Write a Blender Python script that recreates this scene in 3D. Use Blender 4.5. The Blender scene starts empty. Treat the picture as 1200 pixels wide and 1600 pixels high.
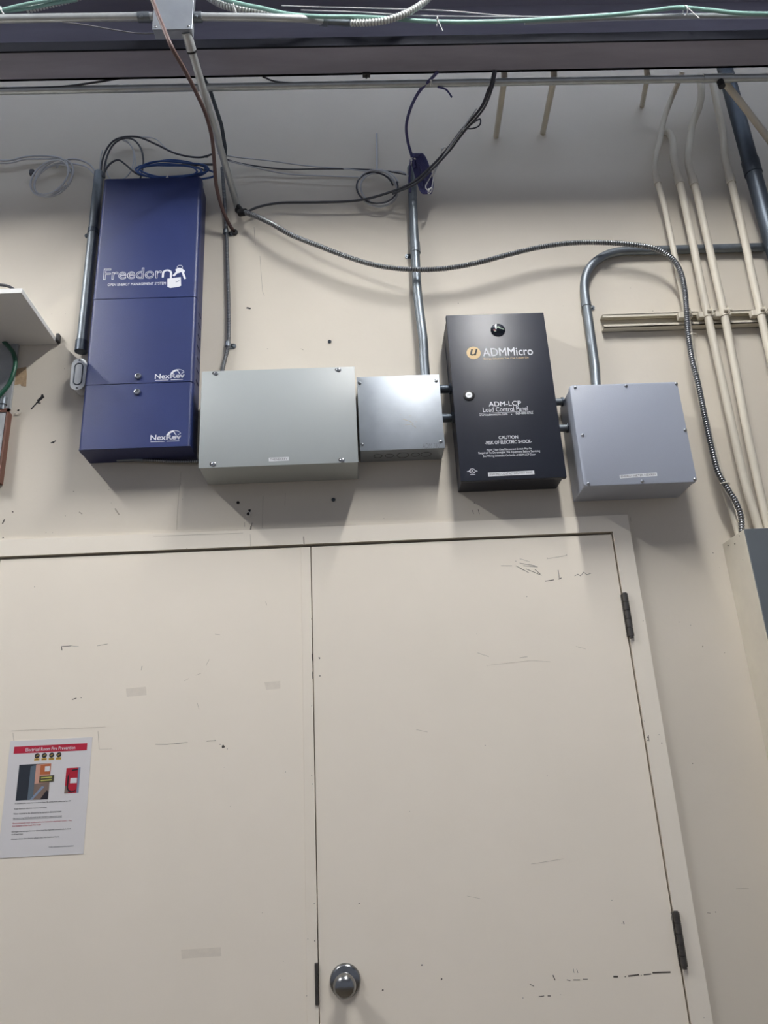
import bpy, bmesh, math, random
from mathutils import Vector, Matrix

# ---------------------------------------------------------------- camera, light, exposure
S = bpy.context.scene
COL = S.collection
CAM_D, CAM_Z = 2.2046, 1.42            # the wall is the plane y = 0, the camera stands CAM_D in front of it
PITCH, YAW, ROLL, FPX = 0.3483, 0.0388, -0.05295, 1200.0
fwd = Vector((math.sin(YAW)*math.cos(PITCH), math.cos(YAW)*math.cos(PITCH), math.sin(PITCH)))
rt0 = Vector((math.cos(YAW), -math.sin(YAW), 0)); up0 = rt0.cross(fwd)
rt = math.cos(ROLL)*rt0 + math.sin(ROLL)*up0
up = -math.sin(ROLL)*rt0 + math.cos(ROLL)*up0
cd = bpy.data.cameras.new('camera'); cam = bpy.data.objects.new('camera', cd); COL.objects.link(cam)
cam.matrix_world = Matrix(((rt.x, up.x, -fwd.x, 0), (rt.y, up.y, -fwd.y, -CAM_D), (rt.z, up.z, -fwd.z, CAM_Z), (0, 0, 0, 1)))
cd.sensor_fit = 'VERTICAL'; cd.sensor_height = 32.0; cd.lens = 32.0*FPX/1600.0; cd.clip_start = 0.02
S.camera = cam
S.view_settings.view_transform = 'Standard'; S.view_settings.look = 'None'
S.view_settings.exposure = 0.07; S.view_settings.gamma = 1.0; S.view_settings.use_curve_mapping = False

W = bpy.data.worlds.new('room_air'); S.world = W; W.use_nodes = True
bg = W.node_tree.nodes['Background']
bg.inputs[0].default_value = (0.78, 0.84, 1.0, 1); bg.inputs[1].default_value = 0.30
TUBE_POWER = 226.0
LAMP_Z = CAM_Z+2.98
LAMPS = [(-2.45, -0.78, -2.25), (0.64, -0.78, -2.25)]   # x, near y, far y of each strip light

def at(px, py, D=0.0):
    """the point at distance D in front of the wall that the photograph shows at px, py"""
    v = rt*((px-600)/FPX) + up*((800-py)/FPX) + fwd
    t = (CAM_D-D)/v.y
    return Vector((v.x*t, -D, CAM_Z+v.z*t))

# ---------------------------------------------------------------- materials
def mat(name, col, rough=0.5, metal=0.0, var=0.0, vscale=4.0, bump=0.0, bscale=200.0, spec=None, coat=0.0, stretch=None, emit=None):
    m = bpy.data.materials.new(name); m.use_nodes = True
    nt = m.node_tree; b = nt.nodes['Principled BSDF']
    b.inputs['Base Color'].default_value = (*col, 1); b.inputs['Roughness'].default_value = rough
    b.inputs['Metallic'].default_value = metal
    if spec is not None: b.inputs['Specular IOR Level'].default_value = spec
    if coat: b.inputs['Coat Weight'].default_value = coat
    tc = nt.nodes.new('ShaderNodeTexCoord')
    src = tc.outputs['Object']
    if stretch:
        mp = nt.nodes.new('ShaderNodeMapping'); mp.inputs['Scale'].default_value = stretch
        nt.links.new(src, mp.inputs[0]); src = mp.outputs[0]
    if var:
        n = nt.nodes.new('ShaderNodeTexNoise'); n.inputs['Scale'].default_value = vscale; n.inputs['Detail'].default_value = 6
        n.inputs['Roughness'].default_value = 0.6
        nt.links.new(src, n.inputs['Vector'])
        r = nt.nodes.new('ShaderNodeValToRGB')
        r.color_ramp.elements[0].position = 0.3; r.color_ramp.elements[1].position = 0.7
        r.color_ramp.elements[0].color = (*[c*(1-var) for c in col], 1); r.color_ramp.elements[1].color = (*[min(1, c*(1+var)) for c in col], 1)
        nt.links.new(n.outputs[0], r.inputs[0]); nt.links.new(r.outputs[0], b.inputs['Base Color'])
    if bump:
        n2 = nt.nodes.new('ShaderNodeTexNoise'); n2.inputs['Scale'].default_value = bscale; n2.inputs['Detail'].default_value = 3
        nt.links.new(tc.outputs['Object'], n2.inputs['Vector'])
        bp = nt.nodes.new('ShaderNodeBump'); bp.inputs['Strength'].default_value = bump; bp.inputs['Distance'].default_value = 0.002
        nt.links.new(n2.outputs[0], bp.inputs['Height']); nt.links.new(bp.outputs[0], b.inputs['Normal'])
    if emit:
        b.inputs['Emission Color'].default_value = (*emit[0], 1); b.inputs['Emission Strength'].default_value = emit[1]
    return m

def sp(h):
    """sRGB hex to linear"""
    return tuple(((int(h[i:i+2], 16)/255+0.055)/1.055)**2.4 if int(h[i:i+2], 16) > 10 else int(h[i:i+2], 16)/255/12.92 for i in (0, 2, 4))

M = {}
M['wall'] = mat('wall_paint', sp('d2cabc'), 0.6, var=0.035, vscale=2.2, bump=0.12, bscale=60)
M['door'] = mat('door_paint', sp('f0e7d8'), 0.38, var=0.02, vscale=3.0, bump=0.08, bscale=35)
M['frame'] = mat('frame_paint', sp('ece4d6'), 0.4, var=0.02, vscale=5.0, bump=0.06, bscale=50)
M['dark'] = mat('dark_gap', (0.012, 0.010, 0.008), 0.9)
M['floor'] = mat('concrete_floor', sp('6f6250'), 0.5, var=0.15, vscale=2)
M['ceiling'] = mat('deck_paint', sp('a8b0c2'), 0.7, var=0.06, vscale=1)
M['beam'] = mat('primer_steel', sp('8f8c98'), 0.7, var=0.22, vscale=3.0, bump=0.15, bscale=40, stretch=(0.5, 3, 3))
M['beam_edge'] = mat('dark_edge', sp('14161e'), 0.8, var=0.15, vscale=6, spec=0.15)
M['galv'] = mat('galvanised_pipe', sp('7b8288'), 0.46, metal=0.75, var=0.18, vscale=14)
M['galv_dark'] = mat('dull_conduit', sp('4d555e'), 0.45, metal=0.6, var=0.2, vscale=10)
M['galv_sheet'] = mat('galvanised_sheet', sp('a4aab0'), 0.5, metal=0.85, var=0.10, vscale=9, bump=0.05, bscale=30)
M['emt_light'] = mat('pale_conduit', sp('b9bdbd'), 0.38, metal=0.5, var=0.12, vscale=16)
M['painted_pipe'] = mat('painted_pipe', sp('cfc8b8'), 0.5, var=0.05, vscale=12)
M['armor'] = mat('armoured_cable_steel', sp('8a8c8e'), 0.28, metal=0.9)
M['armor_pale'] = mat('pale_armour', sp('c9ccc8'), 0.4, metal=0.3)
M['groove'] = mat('armour_groove', sp('141317'), 0.6)
M['steel'] = mat('screw_steel', sp('a9acb0'), 0.28, metal=0.95)
M['hinge'] = mat('hinge_bronze', sp('5d5a57'), 0.4, metal=0.8, var=0.2, vscale=60)
M['knob'] = mat('satin_knob', sp('8b8c8d'), 0.24, metal=1.0, var=0.1, vscale=20)
M['grey'] = mat('grey_enamel', sp('a5abab'), 0.42, var=0.02, vscale=3, bump=0.03, bscale=80)
M['bluegrey'] = mat('bluegrey_enamel', sp('a3a9b6'), 0.42, var=0.02, vscale=3, bump=0.12, bscale=300)
M['panel'] = mat('panel_grey', sp('5d6367'), 0.5, var=0.05, vscale=3)
M['blue'] = mat('navy_enamel', sp('1b2b60'), 0.42, var=0.06, vscale=4, bump=0.25, bscale=500)
M['blue_side'] = mat('navy_enamel_side', sp('232a55'), 0.5, var=0.06, vscale=4, bump=0.2, bscale=500)
M['black'] = mat('black_enamel', sp('1b1f2b'), 0.42, var=0.10, vscale=5, bump=0.1, bscale=400)
M['white'] = mat('white_print', sp('dfe1e6'), 0.5)
M['gold'] = mat('gold_print', sp('e0c391'), 0.5)
M['tape'] = mat('label_tape', sp('d9dbde'), 0.35)
M['ink'] = mat('black_ink', sp('2a2b2e'), 0.6)
M['inkgrey'] = mat('grey_ink', sp('5b5c60'), 0.6)
M['pencil'] = mat('grey_pencil', sp('6f7376'), 0.6)
M['cast'] = mat('cast_alloy', sp('e4e7e8'), 0.4, metal=0.25, var=0.08, vscale=20)
M['cableW'] = mat('white_cable', sp('bcbdc0'), 0.5)
M['cableG'] = mat('grey_cable', sp('7b7a7c'), 0.5)
M['cableK'] = mat('black_cable', sp('3a3b41'), 0.45)
M['cableB'] = mat('blue_cable', sp('2b4d8a'), 0.45)
M['cableP'] = mat('purple_cable', sp('41406e'), 0.45)
M['cableT'] = mat('teal_cable', sp('8cb3a9'), 0.45)
M['cableGreen'] = mat('green_cable', sp('17503c'), 0.4)
M['cableR'] = mat('brown_cable', sp('5a4541'), 0.55)
M['tie'] = mat('nylon_tie', sp('e4e4e2'), 0.4)
M['rubber'] = mat('black_rubber', sp('1c1c1e'), 0.6)
M['shelf'] = mat('white_melamine', sp('dcdcda'), 0.4, var=0.02)
M['brick'] = mat('brown_edge', sp('6d4a3e'), 0.7, var=0.15, vscale=20)
M['board'] = mat('grey_board', sp('9b9ea0'), 0.5, var=0.12, vscale=15)
M['residue'] = mat('glue_residue', sp('ab9375'), 0.7, var=0.25, vscale=60)
M['scuff'] = mat('paint_chip', sp('4f4a44'), 0.8, var=0.3, vscale=120)
M['smudge'] = mat('faint_smudge', sp('e2d9ca'), 0.6, var=0.04, vscale=60)
M['smudge_wall'] = mat('wall_speck', sp('9d9587'), 0.7)
M['crack'] = mat('hairline', sp('a39a8b'), 0.8)
M['plaster'] = mat('bare_plaster', sp('e2ddd4'), 0.8)
M['paper'] = mat('white_paper', sp('d9d7d8'), 0.3)
M['lam'] = mat('laminate_edge', sp('ccccc6'), 0.2)
M['red'] = mat('red_print', sp('b3203a'), 0.4)
M['yellow'] = mat('yellow_print', sp('d0a53a'), 0.5)
M['fixture'] = mat('fixture_white', sp('e6e6e6'), 0.5)

# ---------------------------------------------------------------- helpers
def world_loc(o):
    v = Vector((0, 0, 0))
    while o is not None: v += o.location; o = o.parent
    return v
def obj(name, bm, mats, parent=None, smooth=None, label=None, origin=None):
    """link a bmesh given in world coordinates as ONE mesh object"""
    if not isinstance(mats, (list, tuple)): mats = [mats]
    me = bpy.data.meshes.new(name)
    off = world_loc(parent) if parent else (Vector(origin) if origin is not None else Vector((0, 0, 0)))
    bmesh.ops.translate(bm, verts=bm.verts, vec=-off)
    bmesh.ops.recalc_face_normals(bm, faces=bm.faces); bm.to_mesh(me); bm.free()
    for m in mats: me.materials.append(M[m] if isinstance(m, str) else m)
    if smooth is not None:
        me.polygons.foreach_set('use_smooth', [True]*len(me.polygons))
        me.set_sharp_from_angle(angle=math.radians(smooth))
    o = bpy.data.objects.new(name, me); COL.objects.link(o)
    if parent: o.parent = parent
    elif origin is not None: o.location = off
    if label: o['label'] = label
    return o
def tag(o, label, cat, group=None):
    o['label'] = label; o['category'] = cat
    if group: o['group'] = group
    return o
def thing(name, label, cat, loc, group=None):
    o = bpy.data.objects.new(name, None); COL.objects.link(o); o.location = loc; o.empty_display_size = 0.02
    return tag(o, label, cat, group)
def struct(name, bm, mats, smooth=None):
    o = obj(name, bm, mats, None, smooth); o['kind'] = 'structure'; return o
def nb(): return bmesh.new()
def bx(bm, x0, x1, y0, y1, z0, z1, bev=0.0, seg=2, mi=0):
    r = bmesh.ops.create_cube(bm, size=1.0)
    vs = r['verts']
    for v in vs:
        v.co = Vector(((x0+x1)/2+v.co.x*(x1-x0), (y0+y1)/2+v.co.y*(y1-y0), (z0+z1)/2+v.co.z*(z1-z0)))
    fs = set(f for v in vs for f in v.link_faces)
    if bev:
        es = list(set(e for v in vs for e in v.link_edges))
        g = bmesh.ops.bevel(bm, geom=es, offset=bev, segments=seg, affect='EDGES', profile=0.5)
        fs = set(f for f in fs if f.is_valid) | set(g['faces'])
    for f in fs: f.material_index = mi
    return bm
def frames(pts):
    n = len(pts); T = []
    for i in range(n):
        a = pts[max(i-1, 0)]; b = pts[min(i+1, n-1)]
        t = (b-a); T.append(t.normalized() if t.length > 1e-9 else Vector((0, 0, 1)))
    ref = Vector((0, -1, 0)) if abs(T[0].y) < 0.9 else Vector((1, 0, 0))
    N = [(ref - T[0]*ref.dot(T[0])).normalized()]
    for i in range(1, n):
        v = N[-1] - T[i]*N[-1].dot(T[i]); N.append(v.normalized())
    return T, N
def tube(bm, pts, r, n=12, mi=0, caps=True, rad=None, mif=None):
    pts = [Vector(p) for p in pts]
    T, N = frames(pts); rings = []
    for i, p in enumerate(pts):
        B = T[i].cross(N[i]); rr = rad(i) if rad else r
        rings.append([bm.verts.new(p + N[i]*math.cos(2*math.pi*k/n)*rr + B*math.sin(2*math.pi*k/n)*rr) for k in range(n)])
    for i in range(len(rings)-1):
        for k in range(n):
            f = bm.faces.new((rings[i][k], rings[i][(k+1) % n], rings[i+1][(k+1) % n], rings[i+1][k]))
            f.material_index = mif(i) if mif else mi
    if caps:
        f = bm.faces.new(rings[0][::-1]); f.material_index = mi
        f = bm.faces.new(rings[-1]); f.material_index = mi
    return bm
def smooth_path(cp, per=10):
    cp = [Vector(c) for c in cp]
    if len(cp) < 3: return cp
    P = [cp[0]*2-cp[1]] + cp + [cp[-1]*2-cp[-2]]
    out = []
    for i in range(1, len(P)-2):
        p0, p1, p2, p3 = P[i-1:i+3]
        # centripetal-ish: plain Catmull-Rom is enough for evenly placed points
        for k in range(per):
            t = k/per
            out.append(0.5*((2*p1)+(-p0+p2)*t+(2*p0-5*p1+4*p2-p3)*t*t+(-p0+3*p1-3*p2+p3)*t*t*t))
    out.append(cp[-1]); return out
def resample(pts, step):
    L = [0]
    for a, b in zip(pts, pts[1:]): L.append(L[-1]+(b-a).length)
    n = max(2, int(L[-1]/step)); out = []; j = 0
    for i in range(n+1):
        s = L[-1]*i/n
        while j < len(L)-2 and L[j+1] < s: j += 1
        seg = L[j+1]-L[j]
        out.append(pts[j].lerp(pts[j+1], (s-L[j])/seg if seg > 0 else 0))
    return out
def px(*pts): return [at(*p) for p in pts]
def cable(bm, cp, r, per=8, n=8, mi=0): return tube(bm, smooth_path(cp, per), r, n, mi)
def armour(bm, cp, r, pitch=0.0080, n=10):
    p = resample(smooth_path(cp, 12), pitch/4)
    rad = lambda i: r*(0.80, 1.0, 1.0, 0.80)[i % 4]
    return tube(bm, p, r, n, rad=rad, mif=lambda i: 1 if i % 4 == 3 else 0)
def disc(bm, c, r, D0, D1, n=24, mi=0, rz=None):
    """cylinder whose axis points out of the wall"""
    return tube(bm, [Vector((c[0], -D0, c[1])), Vector((c[0], -D1, c[1]))], r, n, mi)
def lathe(bm, cx, cz, prof, n=32, mi=0):
    """profile of (radius, distance from wall) turned about an axis pointing out of the wall"""
    rings = []
    for r, D in prof:
        if r < 1e-6: rings.append([bm.verts.new((cx, -D, cz))])
        else: rings.append([bm.verts.new((cx+math.cos(2*math.pi*k/n)*r, -D, cz+math.sin(2*math.pi*k/n)*r)) for k in range(n)])
    for a, b in zip(rings, rings[1:]):
        for k in range(n):
            q = (k+1) % n
            vs = [a[0]] if len(a) == 1 else [a[q], a[k]]
            vs += [b[0]] if len(b) == 1 else [b[k], b[q]]
            f = bm.faces.new(vs); f.material_index = mi
    return bm
def poly(bm, pts, D, th=0.0004, mi=0):
    """flat polygon of (x, z) points lying at distance D, th thick"""
    a = [bm.verts.new((p[0], -D-th, p[1])) for p in pts]; b = [bm.verts.new((p[0], -D, p[1])) for p in pts]
    f = bm.faces.new(a); f.material_index = mi
    for i in range(len(pts)):
        j = (i+1) % len(pts); g = bm.faces.new((a[j], a[i], b[i], b[j])); g.material_index = mi
    return bm
def pxpoly(bm, pts, D, th=0.0004, mi=0):
    q = [at(p[0], p[1], D) for p in pts]
    return poly(bm, [(v.x, v.z) for v in q], D, th, mi)
def stroke(bm, pts, w, D, th=0.0005, mi=0):
    """flat line of width w through (x, z) points"""
    for k, ((x0, z0), (x1, z1)) in enumerate(zip(pts, pts[1:])):
        d = Vector((x1-x0, z1-z0)); L = d.length; th += 0.00002
        if L < 1e-7: continue
        d /= L; nn = Vector((-d.y, d.x))*w/2; e = d*w*0.3
        poly(bm, [(x0-e.x-nn.x, z0-e.y-nn.y), (x1+e.x-nn.x, z1+e.y-nn.y), (x1+e.x+nn.x, z1+e.y+nn.y), (x0-e.x+nn.x, z0-e.y+nn.y)], D, th, mi)
    return bm
def text(name, s, rect, D, m, parent, outline=0.0, shear=0.0, bold=0.0, ext=0.0002, label=None):
    """s filled into the world rectangle rect = (x0, x1, z0, z1), facing the room at distance D"""
    cu = bpy.data.curves.new(name, 'FONT'); cu.body = s; cu.size = 1.0; cu.shear = shear; cu.resolution_u = 3
    if outline:
        cu.fill_mode = 'NONE'; cu.bevel_depth = outline; cu.bevel_resolution = 0
    t = bpy.data.objects.new(name, cu); COL.objects.link(t)
    bpy.context.view_layer.update()
    me = bpy.data.meshes.new_from_object(t.evaluated_get(bpy.context.evaluated_depsgraph_get()))
    extra = None
    if bold and not outline:
        cu.fill_mode = 'NONE'; cu.bevel_depth = bold; cu.bevel_resolution = 0; bpy.context.view_layer.update()
        extra = bpy.data.meshes.new_from_object(t.evaluated_get(bpy.context.evaluated_depsgraph_get()))
        for v in extra.vertices: v.co.z = max(v.co.z, 0)*0.5
    bpy.data.objects.remove(t); bpy.data.curves.remove(cu)
    xs = [v.co.x for v in me.vertices]; ys = [v.co.y for v in me.vertices]
    x0, x1, z0, z1 = rect; sx = (x1-x0)/(max(xs)-min(xs)); sz = (z1-z0)/(max(ys)-min(ys)); mx, my = min(xs), min(ys)
    bm = bmesh.new(); bm.from_mesh(me); bpy.data.meshes.remove(me)
    if extra: bm.from_mesh(extra); bpy.data.meshes.remove(extra)
    for v in bm.verts: v.co = Vector((x0+(v.co.x-mx)*sx, -D-ext-v.co.z*sz*0.3, z0+(v.co.y-my)*sz))
    return obj(name, bm, m, parent, label=label)
def trect(xl, yb, xr, yt, D):
    """world rectangle from left-bottom pixel and right end / cap-top pixel rows measured at the left end"""
    a = at(xl, yb, D); b = at(xr, yb-(xr-xl)*0.04, D); c = at(xl, yt, D)
    return (a.x, b.x, a.z, c.z)
def screw(parent, x, z, D, r=0.0042, m='steel', slot=True, h=0.003, ang=0.4, name='screw'):
    bm = nb(); lathe(bm, x, z, [(r, D-0.0005), (r, D+h*0.25), (r*0.8, D+h*0.7), (r*0.4, D+h), (0, D+h)], 16)
    if slot:
        c, s_ = math.cos(ang), math.sin(ang)
        stroke(bm, [(x-c*r*0.7, z-s_*r*0.7), (x+c*r*0.7, z+s_*r*0.7)], r*0.22, D+h, 0.0002, 1)
    return obj(name, bm, [m, 'groove'], parent, 40)
def tape_label(parent, p0, p1, hpx, D, s, m='inkgrey'):
    a = at(p0[0], p0[1], D); b = at(p1[0], p1[1], D); c = at(p0[0], p0[1]+hpx, D); h = a.z-c.z
    d = Vector((b.x-a.x, b.z-a.z))
    bm = nb(); poly(bm, [(c.x, c.z), (c.x+d.x, c.z+d.y), (c.x+d.x, c.z+d.y+h), (c.x, c.z+h)], D-0.0001, 0.0004)
    o = obj('label_tape', bm, 'tape', parent, label='white printed label tape')
    t = text('tape_lettering', s, (c.x+0.003, c.x+d.x-0.003, c.z+h*0.22, c.z+h*0.80), D+0.0004, m, o, bold=0.0)
    for v in t.data.vertices: v.co.z += d.y/d.x*(v.co.x-(c.x-world_loc(o).x))
    return o
def tie(pxy, D, parent, ang=0.0, R=0.009, tail=0.02, name='cable_tie'):
    """nylon tie looped about a cable, with a head and a tail"""
    c = at(*pxy, D); bm = nb()
    ax = Vector((math.sin(ang), 0, math.cos(ang))); side = Vector((0, -1, 0)); oth = Vector((math.cos(ang), 0, -math.sin(ang)))
    ring = [c + side*math.cos(a)*R + ax*math.sin(a)*R for a in [2*math.pi*k/14 for k in range(15)]]
    tube(bm, ring, 0.0014, 6)
    h = c + side*R*1.0 - ax*R*0.6
    tube(bm, [h-oth*0.003, h+oth*0.003], 0.003, 6)
    tube(bm, [h, h - ax*tail + oth*0.3*tail], 0.0012, 6)
    return obj(name, bm, 'tie', parent, 60)

random.seed(7)
def marks(parent, name, m, D, items):
    """worn chips and scratches: each item is a pixel path and a width in mm"""
    bm = nb()
    for pts, w in items:
        q = [at(p[0], p[1], D) for p in pts]
        if len(q) == 1:
            c = q[0]; k = random.randint(5, 8); r = w*0.001
            poly(bm, [(c.x+math.cos(2*math.pi*i/k)*r*random.uniform(0.5, 1.1), c.z+math.sin(2*math.pi*i/k)*r*random.uniform(0.5, 1.2)) for i in range(k)], D, 0.0003)
        else:
            stroke(bm, [(v.x, v.z) for v in q], w*0.001, D, 0.0003)
    return obj(name, bm, m, parent)

# ---------------------------------------------------------------- the setting
LX0, LX1, MX = -1.056, 0.775, -0.1405            # door opening and meeting line
DT = CAM_Z+0.702                                 # door head
bm = nb()
bx(bm, -4.0, LX0-0.03, 0, 0.2, 0, 4.6); bx(bm, LX1+0.03, 4.5, 0, 0.2, 0, 4.6); bx(bm, LX0-0.03, LX1+0.03, 0, 0.2, DT+0.03, 4.6)
wall = struct('wall_front', bm, 'wall')
bm = nb(); bx(bm, -4, 4.5, -6, 0.2, -0.1, 0); struct('floor', bm, 'floor')
bm = nb()
for i in range(28):                              # ribbed steel roof deck
    x = -4+i*0.304; bx(bm, x, x+0.22, -6, 0.2, 4.64, 4.68); bx(bm, x+0.2, x+0.32, -6, 0.2, 4.605, 4.66)
struct('ceiling', bm, 'ceiling')

# door frame
bm = nb(); a0, a1, b0, b1, h0, h1 = LX0-0.052, LX0-0.001, LX1+0.001, LX1+0.054, DT+0.003, DT+0.055
poly(bm, [(a0, 0), (a1, 0), (a1, h0), (b0, h0), (b0, 0), (b1, 0), (b1, h1), (a0, h1)], -0.06, 0.072)
fr = struct('trim_1', bm, 'frame')
bm = nb()
bx(bm, LX0, LX1, 0.045, 0.06, 0, DT+0.003)       # rabbet stop seen as the dark gap round the leaves
st = obj('door_stop', bm, 'dark', fr)
j = at(475, 845, 0.012); bm = nb(); stroke(bm, [(j.x, j.z-0.012), (j.x-0.001, j.z+0.012)], 0.003, 0.012, 0.0003); obj('seam', bm, 'crack', fr)
marks(fr, 'paint_chip', 'scuff', 0.012, [([(1012, 1152)], 2.5), ([(1012, 1157)], 2), ([(1013, 1149), (1014, 1158)], 1.6), ([(1030, 1148)], 1.4), ([(1034, 1161)], 1.8), ([(1007, 1127)], 1.2), ([(1005, 970)], 1.2), ([(406, 854)], 1.6), ([(505, 850)], 1.2), ([(292, 857)], 1.5), ([(900, 810)], 1.0), ([(1100, 1590)], 1.0)])
marks(fr, 'joint_line', 'crack', 0.012, [([(391, 835), (392, 857)], 0.8), ([(240, 838), (380, 833)], 0.7), ([(985, 808), (986, 815)], 0.8)])

# right leaf
dr = bpy.data.objects.new('door_1', None); COL.objects.link(dr); dr.location = (LX1, 0, 0); dr['kind'] = 'structure'
bm = nb(); bx(bm, MX+0.0022, LX1-0.003, -0.006, 0.038, 0.01, DT-0.004, 0.0012, 1)
leafR = obj('leaf', bm, 'door', dr)
marks(dr, 'paint_chip', 'scuff', 0.006, [
    ([(783, 884), (800, 884)], 0.8), ([(806, 884), (818, 891)], 1.0), ([(812, 880), (836, 884)], 1.3), ([(818, 884), (840, 886)], 1.4), ([(812, 873), (828, 878)], 0.6),
    ([(822, 889), (846, 899)], 1.4), ([(836, 890), (844, 897)], 1.6), ([(810, 886), (826, 895)], 1.2), ([(806, 877)], 1.4), ([(855, 873), (886, 868)], 0.5), ([(855, 872)], 1.0), ([(885, 867)], 1.0),
    ([(852, 908), (865, 906)], 2.0), ([(872, 891), (874, 904)], 1.5), ([(873, 905), (877, 903)], 2.0), ([(898, 900), (903, 897), (907, 900), (912, 894), (917, 898), (923, 896)], 1.2), ([(823, 932)], 1.3),
    ([(746, 1020), (764, 1026)], 0.5), ([(812, 1028), (824, 1026)], 0.7), ([(499, 1028)], 3.2), ([(500, 1056)], 2.4), ([(745, 990)], 0.8),
    ([(561, 1412)], 2.0), ([(659, 1508)], 2.2), ([(690, 1530)], 2.5), ([(598, 1547)], 2.6), ([(956, 1407)], 1.4), ([(974, 1440), (975, 1444)], 1.5), ([(972, 1443)], 1.0),
    ([(864, 1524), (867, 1531)], 2.4), ([(828, 1538), (834, 1541)], 1.5), ([(886, 1531), (891, 1532)], 1.5), ([(896, 1531), (906, 1531)], 1.4), ([(911, 1530), (918, 1530)], 1.5), ([(896, 1514), (897, 1520)], 0.8), ([(901, 1514), (903, 1520)], 1.0),
    ([(959, 1526), (965, 1526)], 3.8), ([(977, 1526)], 2.0), ([(982, 1525), (998, 1523)], 3.2), ([(1002, 1524)], 1.6), ([(1006, 1523), (1017, 1522)], 2.2), ([(1020, 1520), (1047, 1519)], 3.4),
    ([(842, 1557), (850, 1556)], 1.4), ([(856, 1556), (860, 1556)], 2.2), ([(817, 1559)], 1.3), ([(876, 1554)], 1.0), ([(758, 1165)], 1.2), ([(640, 1268)], 1.0), ([(855, 1212)], 1.0)])
marks(dr, 'scratch', 'crack', 0.006, [([(730, 1400), (750, 1404)], 0.5), ([(830, 1350), (880, 1342)], 0.5), ([(760, 1040), (830, 1032), (860, 1034)], 0.4), ([(650, 1140), (668, 1144)], 0.6), ([(900, 1010), (915, 1014)], 0.6)])
for (x0, y0, y1) in ((984, 928, 995), (1059, 1425, 1511)):
    a = at(x0-5, y0, 0.012); b = at(x0+5, y1, 0.012); xc = LX1+0.004; h = nb(); n = 5
    zt, zb = a.z, b.z
    for k in range(n):
        z1 = zt-(zt-zb)*k/n; z0 = zt-(zt-zb)*(k+1)/n+0.0016
        tube(h, [Vector((xc, -0.0165, z0)), Vector((xc, -0.0165, z1))], 0.0086, 14)
    tube(h, [Vector((xc, -0.0165, zb-0.004)), Vector((xc, -0.0165, zt+0.003))], 0.0060, 12)
    bx(h, xc-0.010, xc-0.002, -0.012, -0.0055, zb+0.001, zt-0.001, 0.0005, 1)
    obj('hinge', h, 'hinge', dr, 40)
kc = at(539.5, 1532, 0.006)
h = nb(); lathe(h, kc.x, kc.z, [(0.0385, 0.006), (0.0385, 0.011), (0.035, 0.016), (0.031, 0.0175), (0.022, 0.018), (0.0185, 0.021)], 40)
rose = obj('rose', h, 'knob', dr, 40)
h = nb(); lathe(h, kc.x, kc.z, [(0.0145, 0.018), (0.0125, 0.030), (0.0145, 0.038), (0.021, 0.046), (0.0262, 0.056), (0.0278, 0.066), (0.0262, 0.075), (0.0215, 0.0815), (0.0125, 0.0855), (0.005, 0.0868), (0, 0.087)], 40)
obj('doorknob', h, 'knob', dr, 60)
# left leaf
dl = bpy.data.objects.new('door_2', None); COL.objects.link(dl); dl.location = (LX0, 0, 0); dl['kind'] = 'structure'
bm = nb(); bx(bm, LX0+0.003, MX, -0.006, 0.038, 0.01, DT-0.0045, 0.0012, 1)
obj('leaf', bm, 'door', dl)
bm = nb(); bx(bm, -0.1685, MX+0.0005, -0.0085, -0.0055, 0.01, DT-0.006, 0.0006, 1)
obj('astragal', bm, 'door', dl)
bm = nb(); a = at(492, 1504, 0.009); b = at(492, 1571, 0.009); bx(bm, MX-0.0075, MX+0.0015, -0.0125, -0.006, b.z, a.z, 0.0015, 1)
obj('latch_guard', bm, 'hinge', dl)
marks(dl, 'paint_chip', 'scuff', 0.006, [
    ([(96, 1010), (97, 1016)], 1.8), ([(97, 1010), (111, 1009)], 1.5), ([(111, 1009), (123, 1010)], 0.6), ([(152, 1009), (168, 1006)], 0.6), ([(113, 1093), (119, 1091)], 2.2), ([(127, 1090)], 1.6),
    ([(221, 1047), (222, 1041)], 0.9), ([(243, 1163), (262, 1163), (293, 1160)], 0.8), ([(323, 1158), (337, 1157)], 1.2), ([(349, 1167)], 5.0), ([(344, 1163)], 1.8), ([(355, 1170)], 1.5), ([(54, 917)], 1.2), ([(446, 1206)], 1.2), ([(350, 1199)], 0.8),
    ([(410, 1426)], 1.2), ([(438, 1531)], 1.0), ([(443, 1502)], 0.9), ([(360, 1260)], 0.8)])
marks(dl, 'scratch', 'crack', 0.006, [([(322, 1040), (327, 1030)], 0.7), ([(288, 1064), (295, 1060)], 0.6), ([(306, 1055), (314, 1052)], 0.6), ([(336, 991), (344, 992)], 0.6), ([(415, 940), (417, 946)], 0.8), ([(308, 1098), (311, 1108)], 0.7), ([(20, 1145), (22, 1158)], 0.8), ([(153, 1142), (155, 1170)], 0.6), ([(155, 1171), (175, 1170)], 0.5), ([(18, 1142), (165, 1136)], 0.4)])
marks(dl, 'edge_chip', 'scuff', 0.0086, [([(487, 966), (487, 968)], 1.6), ([(487.5, 998)], 1.6), ([(487.5, 1022), (488, 1032)], 2.0), ([(488, 1050), (488, 1060)], 1.7), ([(487, 1103)], 1.2), ([(487, 1212)], 1.4), ([(488, 1225)], 1.6), ([(491, 1412)], 1.3), ([(492, 1470)], 2.0), ([(481, 1467)], 1.2), ([(479, 1556)], 1.2)])
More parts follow.
